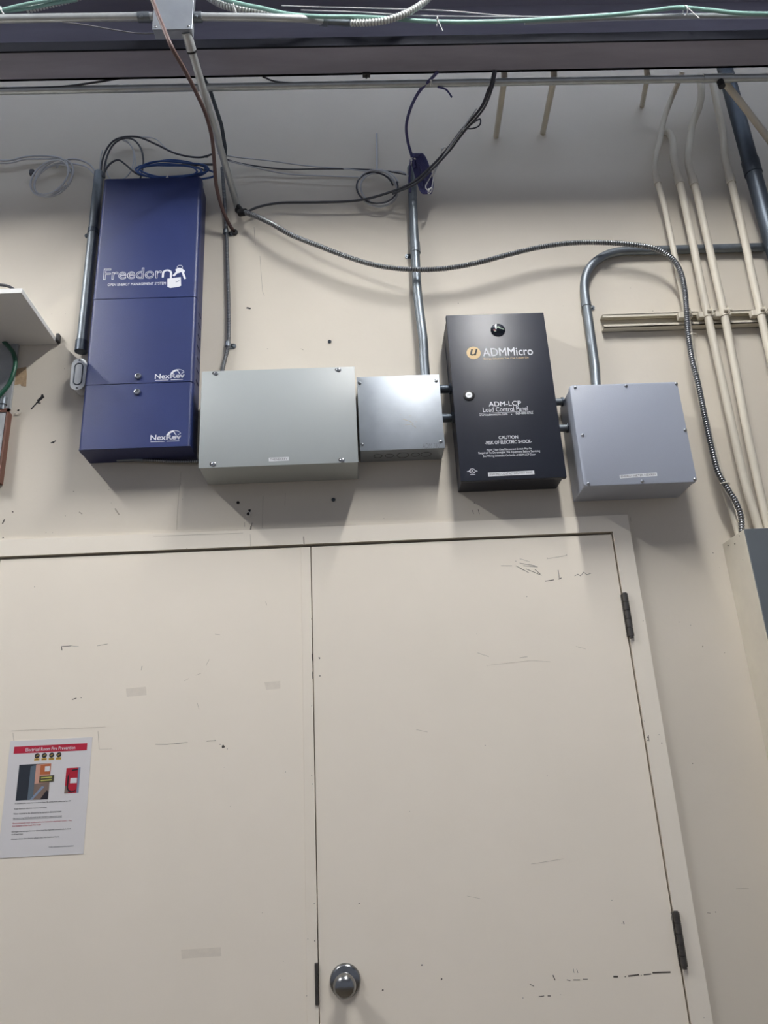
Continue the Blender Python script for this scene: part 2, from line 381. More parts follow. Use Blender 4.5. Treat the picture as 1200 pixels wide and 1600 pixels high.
bm = nb(); pxpoly(bm, [(197, 1076), (228, 1073), (229, 1086), (198, 1089)], 0.006, 0.0002); pxpoly(bm, [(413, 1066), (438, 1064), (438, 1076), (416, 1078)], 0.006, 0.0002); pxpoly(bm, [(283, 1484), (345, 1480), (346, 1494), (284, 1498)], 0.006, 0.0002)
obj('touch_up_patch', bm, 'smudge', dl)

# wall wear
marks(wall, 'paint_chip', 'scuff', 0.0, [
    
    ([(382, 816), (382, 823)], 0.9), ([(394, 817), (392, 830)], 1.3), ([(411, 775), (410, 825)], 0.6), ([(446, 770), (445, 790)], 0.4), ([(102, 490)], 1.2), ([(81, 490)], 1.0), ([(101, 576)], 1.4), ([(20, 800)], 3.0), ([(397, 355), (399, 383)], 0.8), ([(406, 400), (410, 455), (413, 462)], 0.6), ([(716, 474)], 2.0), ([(741, 786)], 2.2),
    ([(738, 797), (740, 803)], 1.2), ([(747, 796), (749, 803)], 1.4), ([(1020, 486)], 1.6), ([(1114, 864)], 1.8), ([(1124, 887)], 1.0), ([(1061, 972)], 1.0), ([(1079, 977)], 1.6), ([(1082, 1193)], 1.6), ([(1118, 1425)], 1.6), ([(1105, 1426), (1110, 1427)], 1.0), ([(4, 818), (7, 812)], 4), ([(5, 840)], 3), ([(174, 786)], 0.9), ([(184, 800)], 1.2), ([(115, 768)], 1.0), ([(285, 780)], 1.0), ([(72, 832)], 1.2), ([(82, 832)], 1.0)])
marks(wall, 'torn_hole', 'groove', 0.0, [([(60, 626), (67, 620)], 10), ([(49, 639), (60, 627)], 4.5), ([(66, 618)], 6), ([(57, 629), (63, 630)], 4), ([(29, 641)], 4.5), ([(80, 692), (87, 689)], 4.0), ([(84, 691)], 4.5), ([(386, 481), (391, 482)], 6), ([(390, 797), (389, 801)], 7), ([(388, 803)], 6), ([(392, 822), (391, 828)], 2)])
marks(wall, 'hairline_crack', 'crack', 0.0, [([(283, 737), (278, 790), (276, 828)], 0.7), ([(240, 838), (372, 828)], 0.5), ([(5, 846), (120, 843)], 0.8), ([(1150, 1389), (1170, 1388)], 0.8), ([(500, 822), (556, 820)], 0.5)])
marks(wall, 'dirt_speck', 'smudge_wall', 0.0, [([(115, 768)], 2.2), ([(170, 765)], 2), ([(124, 800), (128, 803)], 3), ([(180, 795), (186, 804)], 4), ([(102, 806)], 2), ([(282, 756)], 1.5), ([(236, 520)], 1.2), ([(470, 545), (474, 547)], 1.5), ([(418, 545)], 2), ([(880, 478)], 1.2), ([(985, 450)], 1.2), ([(1098, 1010)], 2.4), ([(1132, 1020)], 2), ([(60, 520)], 1.6), ([(600, 810)], 1.6), ([(640, 470)], 1.2)])
bm = nb(); pxpoly(bm, [(15, 598), (18, 580), (28, 576), (41, 573), (42, 585), (41, 604), (33, 603), (32, 600), (22, 602)], 0.0, 0.0005); obj('glue_residue', bm, 'residue', wall)

# ---------------------------------------------------------------- steel beam over the wall
bm = nb(); x0, x1 = -4.0, 4.5
zb = CAM_Z+2.181
bx(bm, x0, x1, -0.452, -0.352, zb, zb+0.008)              # bottom flange
bx(bm, x0, x1, -0.360, -0.352, zb, zb+0.30)               # web
bx(bm, x0, x1, -0.425, -0.352, zb+0.292, zb+0.30)
beam = tag(obj('steel_beam', bm, 'beam', origin=(0, -0.4, zb)), 'dark primer-painted steel channel beam spanning the top of the wall', 'beam')
bm = nb(); bx(bm, x0, x1, -0.458, -0.4522, zb-0.001, zb+0.036); obj('edge_strip', bm, 'beam_edge', beam, label='darker strip along the lower edge')  # near-black strip over the front edge of the bottom flange

bm = nb(); bx(bm, -4.0, 4.5, -0.57, -0.56, CAM_Z+2.43, CAM_Z+2.86); bx(bm, -4.0, 4.5, -0.63, -0.56, CAM_Z+2.43, CAM_Z+2.438); bx(bm, -4.0, 4.5, -0.57, -0.50, CAM_Z+2.852, CAM_Z+2.86)
tag(obj('light_blocker', bm, 'beam', origin=(0, -0.57, CAM_Z+2.43)), 'added unseen channel blocking lamp light, parallel to the dark beam, nearer the room', 'beam')  # unseen channel added to keep lamp light off the beam and upper wall
# ---------------------------------------------------------------- strip lights and an added cool fill tube (above the frame)
cool_m = mat('cool_fill_tube', (1, 1, 1), 0.5, emit=((0.70, 0.82, 1.0), 7.0))
t = thing('strip_light', 'long added cool fill tube, unseen, above the dark beam', 'light', (0.3, -0.50, CAM_Z+2.80))  # unseen cool fill lamp added to brighten the upper wall
bm = nb(); tube(bm, [Vector((-2.0, -0.46, CAM_Z+2.62)), Vector((2.4, -0.46, CAM_Z+2.62))], 0.013, 12); obj('tube', bm, cool_m, t, 40)
bm = nb(); bx(bm, -2.02, 2.42, -0.49, -0.43, CAM_Z+2.64, CAM_Z+2.68, 0.003, 1); obj('housing', bm, 'fixture', t)
tube_m = mat('lamp_tube', (1, 1, 1), 0.5, emit=((1.0, 0.985, 0.955), TUBE_POWER))
lab = ['ceiling strip light over the unseen end of the shelf', 'ceiling strip light over the black cabinet']
for (lx, ya, yb), lb in zip(LAMPS, lab):
    t = thing('strip_light', lb, 'light', (lx, (ya+yb)/2, LAMP_Z+0.1), 'ceiling strip lights')
    bm = nb(); bx(bm, lx-0.045, lx+0.045, yb-0.02, ya+0.02, LAMP_Z+0.03, LAMP_Z+0.06, 0.004, 1); obj('housing', bm, 'fixture', t)
    for dx in (-0.03, 0.03):
        bm = nb(); tube(bm, [Vector((lx+dx, ya, LAMP_Z)), Vector((lx+dx, yb, LAMP_Z))], 0.016, 12); obj('tube', bm, tube_m, t, 40)
    for yy in (ya-0.2, yb+0.2):
        bm = nb(); tube(bm, [Vector((lx, yy, LAMP_Z+0.05)), Vector((lx, yy, 4.605))], 0.004, 6)
        obj('hanger', bm, 'steel', t, 40)

# ---------------------------------------------------------------- navy control cabinet
bx0, bx1, bz0, bz1, BD = -0.820, -0.486, CAM_Z+1.000, CAM_Z+2.020, 0.10
t = thing('control_cabinet', 'tall navy blue wall cabinet with a padlock and keys emblem, topped by cables', 'cabinet', (bx0, 0, bz0))
bm = nb(); bx(bm, bx0+0.004, bx1-0.003, -(BD-0.032), -0.001, bz0+0.002, bz1-0.003, 0.002, 1)
body = obj('body', bm, 'blue_side', t)
seams = [CAM_Z+1.5305, CAM_Z+1.2185]
zz = [bz1, seams[0], seams[1], bz0]
for k in range(3):
    bm = nb(); bx(bm, bx0, bx1, -BD, -(BD-0.031), zz[k+1]+(0.0012 if k < 2 else 0), zz[k]-(0.0012 if k else 0))
    es = [e for e in bm.edges if abs(e.verts[0].co.x-e.verts[1].co.x) < 1e-6 and abs(e.verts[0].co.y-e.verts[1].co.y) < 1e-6 and e.verts[0].co.y < -BD+0.001]
    bmesh.ops.bevel(bm, geom=es, offset=0.012, segments=5, affect='EDGES', profile=0.5)
    c = obj('cover', bm, 'blue', t, 25)
    if k == 2:
        bm = nb(); bx(bm, bx0+0.002, bx1-0.001, -(BD-0.001), -0.001, bz0-0.0005, bz0+0.0015); obj('bottom_plate', bm, 'blue_side', t)
bm = nb()
for k in range(7):
    z = seams[1]+0.03+k*0.042; bm = nb(); bx(bm, bx1-0.004, bx1-0.001, -0.055, -0.015, z, z+0.006, 0.001, 1); obj('louvre', bm, 'blue_side', t)
for p in ((216, 588.5), (214.5, 613)):
    q = at(*p, BD); bm = nb(); lathe(bm, q.x, q.z, [(0.0105, BD-0.001), (0.0105, BD+0.003), (0.0085, BD+0.006), (0.0065, BD+0.0065), (0.006, BD+0.004), (0, BD+0.004)], 20)
    stroke(bm, [(q.x-0.003, q.z), (q.x+0.003, q.z)], 0.0015, BD+0.004, 0.0004, 1)
    obj('cam_lock', bm, ['steel', 'groove'], t, 35)
# emblem and lettering
text('lettering', 'Freedor', trect(161, 437.5, 253, 420, BD), BD, 'white', t, outline=0.018)
text('lettering', 'OPEN ENERGY MANAGEMENT SYSTEM', trect(168, 447.2, 259, 443.2, BD), BD, 'white', t, bold=0.01)
def P(x, y, D): v = at(x, y, D); return (v.x, v.z)
bm = nb()
c = at(261, 429, BD); rr = 0.0125
arc = [(c.x+math.cos(a)*rr*1.05, c.z+0.004+math.sin(a)*rr) for a in [math.pi*k/12 for k in range(13)]]
stroke(bm, [(arc[0][0], c.z-0.013)] + arc + [(arc[-1][0], c.z-0.009)], 0.0065, BD, 0.0004)
pxpoly(bm, [(261.5, 435.5), (282.5, 433), (283, 446.5), (278, 448.5), (266, 450), (261.5, 448)], BD)
c = at(281, 417.5, BD)
stroke(bm, [(c.x+math.cos(a)*0.0085, c.z+math.sin(a)*0.0075) for a in [2*math.pi*k/16 for k in range(17)]], 0.0016, BD, 0.0004)
pxpoly(bm, [(274, 421), (279, 418.5), (284, 419), (289, 423), (287.5, 427), (283, 425), (278.5, 427), (275, 424.5)], BD)
stroke(bm, [P(278, 424, BD), P(271.5, 430.5, BD)], 0.0075, BD, 0.0004)
stroke(bm, [P(285, 424, BD), P(289, 435, BD)], 0.0068, BD, 0.0004)
obj('padlock_emblem', bm, 'white', t)
bm = nb(); stroke(bm, [P(275, 441, BD), P(278, 440, BD), P(280, 438.6, BD)], 0.0016, BD+0.0004, 0.0003); obj('keyhole', bm, 'blue', t)
for (xl, yb, xr, yt) in ((242, 592, 288.5, 584.5), (235, 688, 283, 680)):
    w = xr-xl
    text('lettering', 'Nex', trect(xl, yb, xl+w*0.49, yt, BD), BD, 'white', t, bold=0.012)
    text('lettering', 'Rev', trect(xl+w*0.51, yb-0.9, xr, yt-0.9, BD), BD, 'white', t, outline=0.03)
    bm = nb()
    a = at(xl+w*0.54, yb-7.5, BD); b = at(xr, yt-2, BD)
    cx, cz = (a.x+b.x)/2, a.z; R = (b.x-a.x)/2
    outer = [(cx+math.cos(q)*R, cz+math.sin(q)*R*0.75) for q in [math.pi*(0.12+0.88*k/14) for k in range(15)]]
    inner = [(cx+0.003+math.cos(q)*R*0.86, cz+math.sin(q)*R*0.55) for q in [math.pi*(0.5+0.5*k/14) for k in range(15)]]
    for i in range(7): poly(bm, [outer[7+i], outer[8+i], inner[2*i+2] if 2*i+2 < 15 else inner[14], inner[2*i]], BD, 0.0004)
    stroke(bm, outer, 0.0014, BD, 0.0004)
    stroke(bm, [outer[0], (cx+R*0.55, cz+R*0.05)], 0.0016, BD, 0.0004); stroke(bm, [(cx-R*0.1, cz+R*0.62), (cx+R*0.3, cz+0.0)], 0.0022, BD, 0.0004)
    obj('swoosh_emblem', bm, 'white', t)
    bm = nb(); stroke(bm, [P(xl+0.5, yb+2.4, BD), P(xl+w*0.45, yb+1.8, BD)], 0.0016, BD, 0.0003); stroke(bm, [P(xl+w*0.54, yb+1.5, BD), P(xr-3, yb+0.9, BD)], 0.0016, BD, 0.0003); obj('tagline', bm, 'white', t)

# ---------------------------------------------------------------- big grey pull box
def coverbox(name, label, cat, x0, x1, z0, z1, D, m, lip=0.0, bev=0.0015, th=0.0025, corner=0.0, inset=0.0015, mbody=None):
    t = thing(name, label, cat, (x0, 0, z0))
    bm = nb(); bx(bm, x0+inset, x1-inset, -(D-th), -0.0005, z0+inset, z1-inset, bev, 1); obj('body', bm, mbody or m, t)
    bm = nb(); bx(bm, x0, x1, -D, -(D-th), z0, z1)
    if corner:
        es = [e for e in bm.edges if abs(e.verts[0].co.y-e.verts[1].co.y) > 1e-4]
        bmesh.ops.bevel(bm, geom=es, offset=corner, segments=5, affect='EDGES', profile=0.5)
    es = [e for e in bm.edges if e.verts[0].co.y < -D+1e-5 and e.verts[1].co.y < -D+1e-5]
    bmesh.ops.bevel(bm, geom=es, offset=0.0008 if not corner else 0.0025, segments=2, affect='EDGES', profile=0.5)
    obj('cover', bm, m, t, 30); return t
GD = 0.135
t = coverbox('pull_box', 'wide grey steel pull box with a small label tape, right of the navy cabinet', 'box', -0.4535, 0.0128, CAM_Z+0.9105, CAM_Z+1.2325, GD, 'grey')
for p in ((337.5, 583.5), (529, 578), (333.5, 725.5), (535, 719)):
    q = at(*p, GD); screw(t, q.x, q.z, GD, 0.0075, ang=0.3)
    bm = nb(); disc(bm, (q.x-0.006, q.z+0.001), 0.0055, GD, GD+0.0002, 14); obj('keyhole_slot', bm, 'groove', t)
tape_label(t, (420, 715.5), (451, 714), 5.6, GD, 'THENEXREV')
# galvanised junction box
VD = 0.09
t = coverbox('galvanised_box', 'square bare galvanised box with shiny screwed cover beside the wide grey box', 'box', 0.0195, 0.2775, CAM_Z+0.967, CAM_Z+1.221, VD, 'galv_sheet', mbody='galv_sheet')
for p in ((562, 598.5), (681.5, 595), (566, 694.5), (688.5, 690)):
    q = at(*p, VD); screw(t, q.x, q.z, VD, 0.0058, ang=-0.5)
r_ = trect(660, 701, 687, 693, VD); text('handwriting', 'ADM 740', r_, VD, 'pencil', t, shear=0.2)
bm = nb()
for (fx, r) in ((0.075, 0.013), (0.11, 0.013), (0.152, 0.018), (0.19, 0.013), (0.223, 0.016)):
    cx, cy, z = 0.0195+fx-0.02, -0.045, CAM_Z+0.9685
    ring = [Vector((cx+math.cos(a)*r, cy+math.sin(a)*r, z)) for a in [2*math.pi*k/20 for k in range(21)]]
    tube(bm, ring, 0.0008, 6)
obj('knockout', bm, 'groove', t)
M['smear'] = mat('dried_smear', sp('a59f8d'), 0.6)
marks(t, 'smear', 'smear', VD, [([(630, 655), (640, 658), (646, 662)], 2.0), ([(633, 664), (643, 663), (650, 668)], 1.4), ([(626, 648)], 1.6), ([(641, 650)], 1.4), ([(650, 659)], 1.6)])

# ---------------------------------------------------------------- black load control cabinet
KD = 0.10; kx0, kx1, kz0, kz1 = 0.3145, 0.6325, CAM_Z+0.852, CAM_Z+1.4305
t = thing('load_control_cabinet', 'black steel cabinet with white caution lettering and a round gold emblem', 'cabinet', (kx0, 0, kz0))
bm = nb(); bx(bm, kx0+0.003, kx1-0.008, -(KD-0.004), -0.0005, kz0+0.003, kz1-0.003, 0.0015, 1); body = obj('body', bm, 'black', t)
bm = nb(); bx(bm, kx0, kx1, -KD, -(KD-0.016), kz0, kz1, 0.002, 2); door_k = obj('door', bm, 'black', t, 30)
q = at(732.5, 618, KD)
bm = nb(); lathe(bm, q.x, q.z, [(0.0178, KD-0.001), (0.0178, KD+0.002), (0.0155, KD+0.0035), (0.0108, KD+0.0035), (0.0105, KD+0.001)], 28); lk = obj('lock_ring', bm, 'rubber', door_k, 35)
bm = nb(); lathe(bm, q.x, q.z, [(0.0103, KD), (0.0103, KD+0.0035), (0.0098, KD+0.0040), (0, KD+0.0040)], 24); stroke(bm, [(q.x-0.005, q.z), (q.x+0.005, q.z)], 0.0014, KD+0.004, 0.0002, 1); obj('lock_core', bm, ['cast', 'groove'], door_k, 35, label='silver lock core')
q = at(778, 516, KD)
bm = nb(); lathe(bm, q.x, q.z, [(0.0235, KD-0.0005), (0.0235, KD+0.0015), (0.019, KD+0.003), (0, KD+0.0045)], 32); lens = obj('indicator_window', bm, mat('lens_dark', sp('10141a'), 0.08), door_k, 50, label='dark glossy round window')
M['lens_green'] = mat('lens_green', sp('8aa08a'), 0.3); M['lens_red'] = mat('lens_red', sp('a05058'), 0.3)
bm = nb(); stroke(bm, [(q.x-0.006, q.z+0.009), (q.x+0.002, q.z+0.010), (q.x+0.006, q.z+0.006)], 0.005, KD+0.0035, 0.0006); stroke(bm, [(q.x-0.012, q.z-0.006), (q.x+0.004, q.z-0.003), (q.x+0.009, q.z+0.005), (q.x+0.018, q.z+0.001)], 0.0022, KD+0.0032, 0.0006)
obj('window_mark', bm, 'lens_green', lens)
bm = nb(); stroke(bm, [(q.x-0.014, q.z-0.001), (q.x-0.008, q.z-0.002), (q.x-0.002, q.z-0.001)], 0.004, KD+0.0032, 0.0006); obj('window_mark', bm, 'lens_red', lens)
q = at(740, 551.5, KD)
bm = nb(); disc(bm, (q.x, q.z), 0.0225, KD, KD+0.0004, 36); em = obj('gold_emblem', bm, 'gold', door_k)
text('emblem_letter', 'u', (q.x-0.011, q.x+0.013, q.z-0.009, q.z+0.013), KD+0.0005, 'ink', em, shear=0.3, bold=0.01)
def kt(s, xl, yb, xr, yt, m='white', **k): return text('lettering', s, trect(xl, yb, xr, yt, KD), KD, m, door_k, **k)
kt('ADMMicro', 755, 557, 833, 544.6, bold=0.012)
kt('Energy Solutions You Can Count On', 756, 563.0, 826, 559.2, m='gold')
kt('ADM-LCP', 764, 635.3, 814.5, 628, bold=0.012)
kt('Load Control Panel', 755, 644.0, 825, 636.8, bold=0.004)
bm = nb(); stroke(bm, [P(749, 646.2, KD), P(833, 642.3, KD)], 0.0009, KD, 0.0003); obj('underline', bm, 'white', door_k)
kt('www.admmicro.com', 749, 650.2, 793, 646.6, bold=0.012)
kt('060-000-8765', 806, 647.7, 833, 644.2, bold=0.012)
q = at(799.5, 647.5, KD); bm = nb(); disc(bm, (q.x, q.z), 0.0013, KD, KD+0.0003, 10); obj('bullet', bm, 'white', door_k)
kt('CAUTION', 779.5, 686.3, 809.5, 681.3, bold=0.012)
kt('-RISK OF ELECTRIC SHOCK-', 758, 694.6, 831, 689.4, bold=0.012)
kt('More Than One Disconnect Switch May Be', 761, 705.4, 831, 701.6, bold=0.008)
kt('Required To De-energize The Equipment Before Servicing', 748, 710.6, 844, 706.2, bold=0.008)
kt('See Wiring Schematic On Inside of ADM-LCP Door', 755, 715.4, 837, 711.2, bold=0.008)
q = at(738, 736.5, KD); bm = nb()
stroke(bm, [(q.x+math.cos(a)*0.0085, q.z+0.001+math.sin(a)*0.0075) for a in [2*math.pi*k/18 for k in range(19)]], 0.0014, KD, 0.0003)
stroke(bm, [(q.x-0.015, q.z), (q.x-0.010, q.z+0.001)], 0.002, KD, 0.0003); stroke(bm, [(q.x+0.010, q.z+0.001), (q.x+0.015, q.z)], 0.002, KD, 0.0003); stroke(bm, [(q.x-0.007, q.z-0.0105), (q.x+0.007, q.z-0.0105)], 0.0016, KD, 0.0003)
lm = obj('listing_mark', bm, 'white', door_k); text('mark_letters', 'UL', (q.x-0.005, q.x+0.005, q.z-0.003, q.z+0.005), KD, 'white', lm, bold=0.012)
tape_label(door_k, (763, 738.5), (835, 735.2), 6.0, KD, 'LIGHTING CONTACTORS SWIT PANEL')

# ---------------------------------------------------------------- blue-grey box
RD = 0.14
t = coverbox('meter_box', 'square blue-grey box with eight domed screws under the bent conduit', 'box', 0.6675, 1.0035, CAM_Z+0.8055, CAM_Z+1.139, RD, 'bluegrey', corner=0.010, th=0.014, inset=0.004)
for p in ((898.5, 605.5), (978, 603), (1056.5, 600), (910, 680), (1070.5, 672), (919, 756), (1003.5, 752), (1085.5, 749)):
    q = at(*p, RD); screw(t, q.x, q.z, RD, 0.0052, slot=False, h=0.0045)
tape_label(t, (969, 742.2), (1027, 738.2), 5.6, RD, 'ENERGY METER NEXREV')
r_ = trect(981, 675.5, 1001, 670.5, RD); text('embossed_mark', 'carlon', r_, RD, 'bluegrey', t)

# nipples between the boxes
def nipple(label, y, xa, xb, z, r, m, nut='galv_dark'):
    t = thing('conduit_nipple', label, 'conduit fitting', ((xa+xb)/2, -y, z))
    bm = nb(); tube(bm, [Vector((xa, -y, z)), Vector((xb, -y, z))], r, 18); obj('pipe', bm, m, t, 40)
    bm = nb(); tube(bm, [Vector((xb-0.008, -y, z)), Vector((xb-0.002, -y, z))], r*1.35, 8); obj('locknut', bm, nut, t)
za = at(697, 608, 0.05).z; zb_ = at(699, 653, 0.05).z
nipple('upper dark conduit nipple joining the galvanised box to the black cabinet', 0.05, 0.274, 0.319, za, 0.0135, 'galv_dark')
nipple('lower dark conduit nipple joining the galvanised box to the black cabinet', 0.05, 0.274, 0.319, zb_, 0.0135, 'galv_dark')
za = at(877, 628, 0.035).z; zb_ = at(880, 669, 0.05).z
nipple('upper silver nipple joining the black cabinet to the blue-grey box', 0.035, 0.620, 0.676, za, 0.0115, 'galv')
nipple('lower silver nipple joining the black cabinet to the blue-grey box', 0.05, 0.620, 0.676, zb_, 0.0115, 'galv')

# ---------------------------------------------------------------- conduits on the wall
def clip(parent, c, r, side=1, m='galv', name='strap', axis='z'):
    """one-hole strap: a band round the pipe and a screwed ear"""
    bm = nb(); w = 0.009
    ring = [(c.x+math.cos(a)*(r+0.0015), c.y+math.sin(a)*(r+0.0015)) for a in [2*math.pi*k/16 for k in range(17)]]
    for dz in (0,):
        tube(bm, [Vector((c.x, c.y, c.z-w)), Vector((c.x, c.y, c.z+w))], r+0.0018, 18)
    ex = c.x+side*(r+0.010)
    bx(bm, min(c.x, ex), max(c.x, ex), -0.0035, -0.0005, c.z-w, c.z+w)
    disc(bm, (ex, c.z), w, 0.0005, 0.0035, 16); lathe(bm, ex, c.z, [(0.005, 0.003), (0.004, 0.006), (0, 0.0065)], 12)
    return obj(name, bm, m, parent, 35)
# A: conduit left of the navy cabinet with conduit body
t = thing('conduit', 'galvanised conduit running beside the navy cabinet down to a cast conduit body', 'conduit', at(127, 545, 0.022))
xa = -0.871; top = at(152, 270, 0.022).z; bot = at(126, 548, 0.022).z
bm = nb(); tube(bm, [Vector((xa+0.003, -0.022, top)), Vector((xa, -0.022, bot))], 0.0165, 20); obj('pipe', bm, 'galv', t, 40)
bm = nb(); tube(bm, [Vector((xa, -0.022, bot-0.004)), Vector((xa, -0.022, bot+0.035))], 0.0195, 18); obj('connector', bm, 'galv_dark', t, 40)
clip(t, Vector((xa+0.002, -0.022, at(144, 362, 0.022).z)), 0.0165, -1, 'galv_dark')
t = thing('access_elbow', 'bright cast alloy conduit body with an oval cover beside the navy cabinet', 'conduit fitting', at(121, 583, 0.03))
ct = at(121.5, 583, 0.055)
def capsule(bm, cx, cz, hw, hh, D0, D1, n=12, mi=0):
    pts = [(cx+math.cos(a)*hw, cz+hh-hw+math.sin(a)*hw) for a in [math.pi*k/n for k in range(n+1)]] + [(cx+math.cos(a)*hw, cz-hh+hw+math.sin(a)*hw) for a in [math.pi+math.pi*k/n for k in range(n+1)]]
    poly(bm, pts, D0, D1-D0, mi)
bm = nb(); capsule(bm, ct.x+0.002, ct.z, 0.0195, 0.053, 0.004, 0.047); obj('body', bm, 'cast', t)
bm = nb(); capsule(bm, ct.x, ct.z, 0.0235, 0.057, 0.047, 0.050); cv = obj('cover', bm, 'cast', t)
bm = nb(); pts = [(ct.x+math.cos(a)*0.0125, ct.z+0.026+math.sin(a)*0.0125) for a in [math.pi*k/10 for k in range(11)]] + [(ct.x+math.cos(a)*0.0125, ct.z-0.026+math.sin(a)*0.0125) for a in [math.pi+math.pi*k/10 for k in range(11)]]
pts.append(pts[0]); tube(bm, [Vector((p[0], -0.0505, p[1])) for p in pts], 0.0018, 6); obj('cover_rim', bm, 'galv_dark', t, 60)
for dz in (0.050, -0.050): screw(t, ct.x, ct.z+dz, 0.050, 0.0035, slot=True)

# C: centre conduit, with offset bend into the galvanised box
t = thing('conduit', 'galvanised conduit with an offset bend dropping into the galvanised box', 'conduit', at(662, 583, 0.04))
cp = px((643, 262, 0.03), (645, 320, 0.03), (648, 383, 0.03), (650.5, 430, 0.03), (652, 455, 0.031), (656, 490, 0.037), (661, 530, 0.043), (662.5, 560, 0.045))
cp.append(Vector((cp[-1].x, cp[-1].y, CAM_Z+1.219)))
bm = nb(); tube(bm, smooth_path(cp, 6), 0.0155, 20); obj('pipe', bm, 'galv', t, 60)
cc = at(648.3, 385, 0.03); bm = nb(); tube(bm, [cc+Vector((0, 0, -0.016)), cc+Vector((0, 0, 0.016))], 0.018, 18); obj('coupling', bm, 'galv', t, 40)
clip(t, at(649, 392, 0.03), 0.0155, -1, 'galv')

# R: bent conduit into the blue-grey box
t = thing('conduit', 'galvanised conduit curving in a wide bend down to the blue-grey box', 'conduit', at(928, 597, 0.03))
z = CAM_Z+1.725
cp = [Vector((1.475, -0.02, z)), Vector((1.25, -0.02, z)), Vector((1.05, -0.02, z)), Vector((0.97, -0.02, z)), Vector((0.915, -0.02, z-0.010)), Vector((0.865, -0.02, z-0.038)), Vector((0.830, -0.02, z-0.078)), Vector((0.811, -0.02, z-0.130)),
      Vector((0.806, -0.02, z-0.19)), Vector((0.805, -0.02, z-0.26)), Vector((0.803, -0.021, CAM_Z+1.40)), Vector((0.801, -0.022, CAM_Z+1.315)), Vector((0.796, -0.03, CAM_Z+1.255)), Vector((0.785, -0.045, CAM_Z+1.19)), Vector((0.780, -0.052, CAM_Z+1.137))]
bm = nb(); tube(bm, smooth_path(cp, 6), 0.0150, 20); obj('pipe', bm, 'galv', t, 60)
c_ = at(918, 476, 0.02); c_.x = 0.8052; clip(t, c_, 0.015, 1, 'galv')

# big dark riser
t = thing('riser_conduit', 'thick dark steel conduit riser at the far right of the painted pipes', 'conduit', (1.46, -0.07, CAM_Z))
z0_, z1_ = CAM_Z+0.7, CAM_Z+2.55
bm = nb(); tube(bm, [Vector((1.462, -0.075, CAM_Z+0.66)), Vector((1.462, -0.075, z1_))], 0.027, 24); obj('pipe', bm, 'galv_dark', t, 40)
zc = at(1172, 262, 0.075).z; bm = nb(); tube(bm, [Vector((1.462, -0.075, zc-0.03)), Vector((1.462, -0.075, zc+0.03))], 0.030, 24); obj('coupling', bm, 'galv_dark', t, 40)

# strut channel
SZ0, SZ1, SX0, SX1, SD = CAM_Z+1.412, CAM_Z+1.462, 0.850, 1.75, 0.030
bm = nb()
bx(bm, SX0, SX1, -0.003, -0.0002, SZ0, SZ1); bx(bm, SX0, SX1, -SD, -0.0002, SZ1-0.003, SZ1); bx(bm, SX0, SX1, -SD, -0.0002, SZ0, SZ0+0.003)
bx(bm, SX0, SX1, -SD, -SD+0.0025, SZ0, SZ0+0.011); bx(bm, SX0, SX1, -SD, -SD+0.0025, SZ1-0.011, SZ1)
tag(obj('strut_channel', bm, 'painted_pipe', origin=(SX0, 0, SZ0)), 'beige painted strut channel fixed level behind the painted pipes', 'bracket')

# painted pipes
PY = -0.048
def vp(x, z, D=None): return Vector((x, PY if D is None else -D, CAM_Z+z))
def pstrap(parent, x, r):
    """two-piece strut clamp"""
    z = (SZ0+SZ1)/2+0.002; bm = nb(); 
    ring = [Vector((x+math.cos(a)*(r+0.002), PY+math.sin(a)*(r+0.002), z)) for a in [2*math.pi*k/18 for k in range(19)]]
    tube(bm, [Vector((x, PY, z-0.012)), Vector((x, PY, z+0.012))], r+0.0022, 20)
    bx(bm, x-r-0.016, x-r+0.004, PY-0.002, -SD+0.001, z-0.011, z+0.011, 0.0015, 1)
    bx(bm, x+r-0.004, x+r+0.009, PY-0.006, -SD+0.001, z-0.011, z+0.011, 0.0015, 1)
    tube(bm, [Vector((x-r*0.6, PY-r-0.006, z+0.001)), Vector((x+r+0.006, PY-r-0.006, z+0.001))], 0.0045, 8)
    bx(bm, x+r*0.4, x+r*0.4+0.003, PY-r-0.014, PY-r*0.3, z-0.012, z+0.012, 0.001, 1)
    return obj('clamp', bm, 'painted_pipe', parent, 35)
def coupling(parent, c, d, r, L=0.02):
    bm = nb(); tube(bm, [c-d*L, c+d*L], r, 16); return obj('coupling', bm, 'painted_pipe', parent, 40)
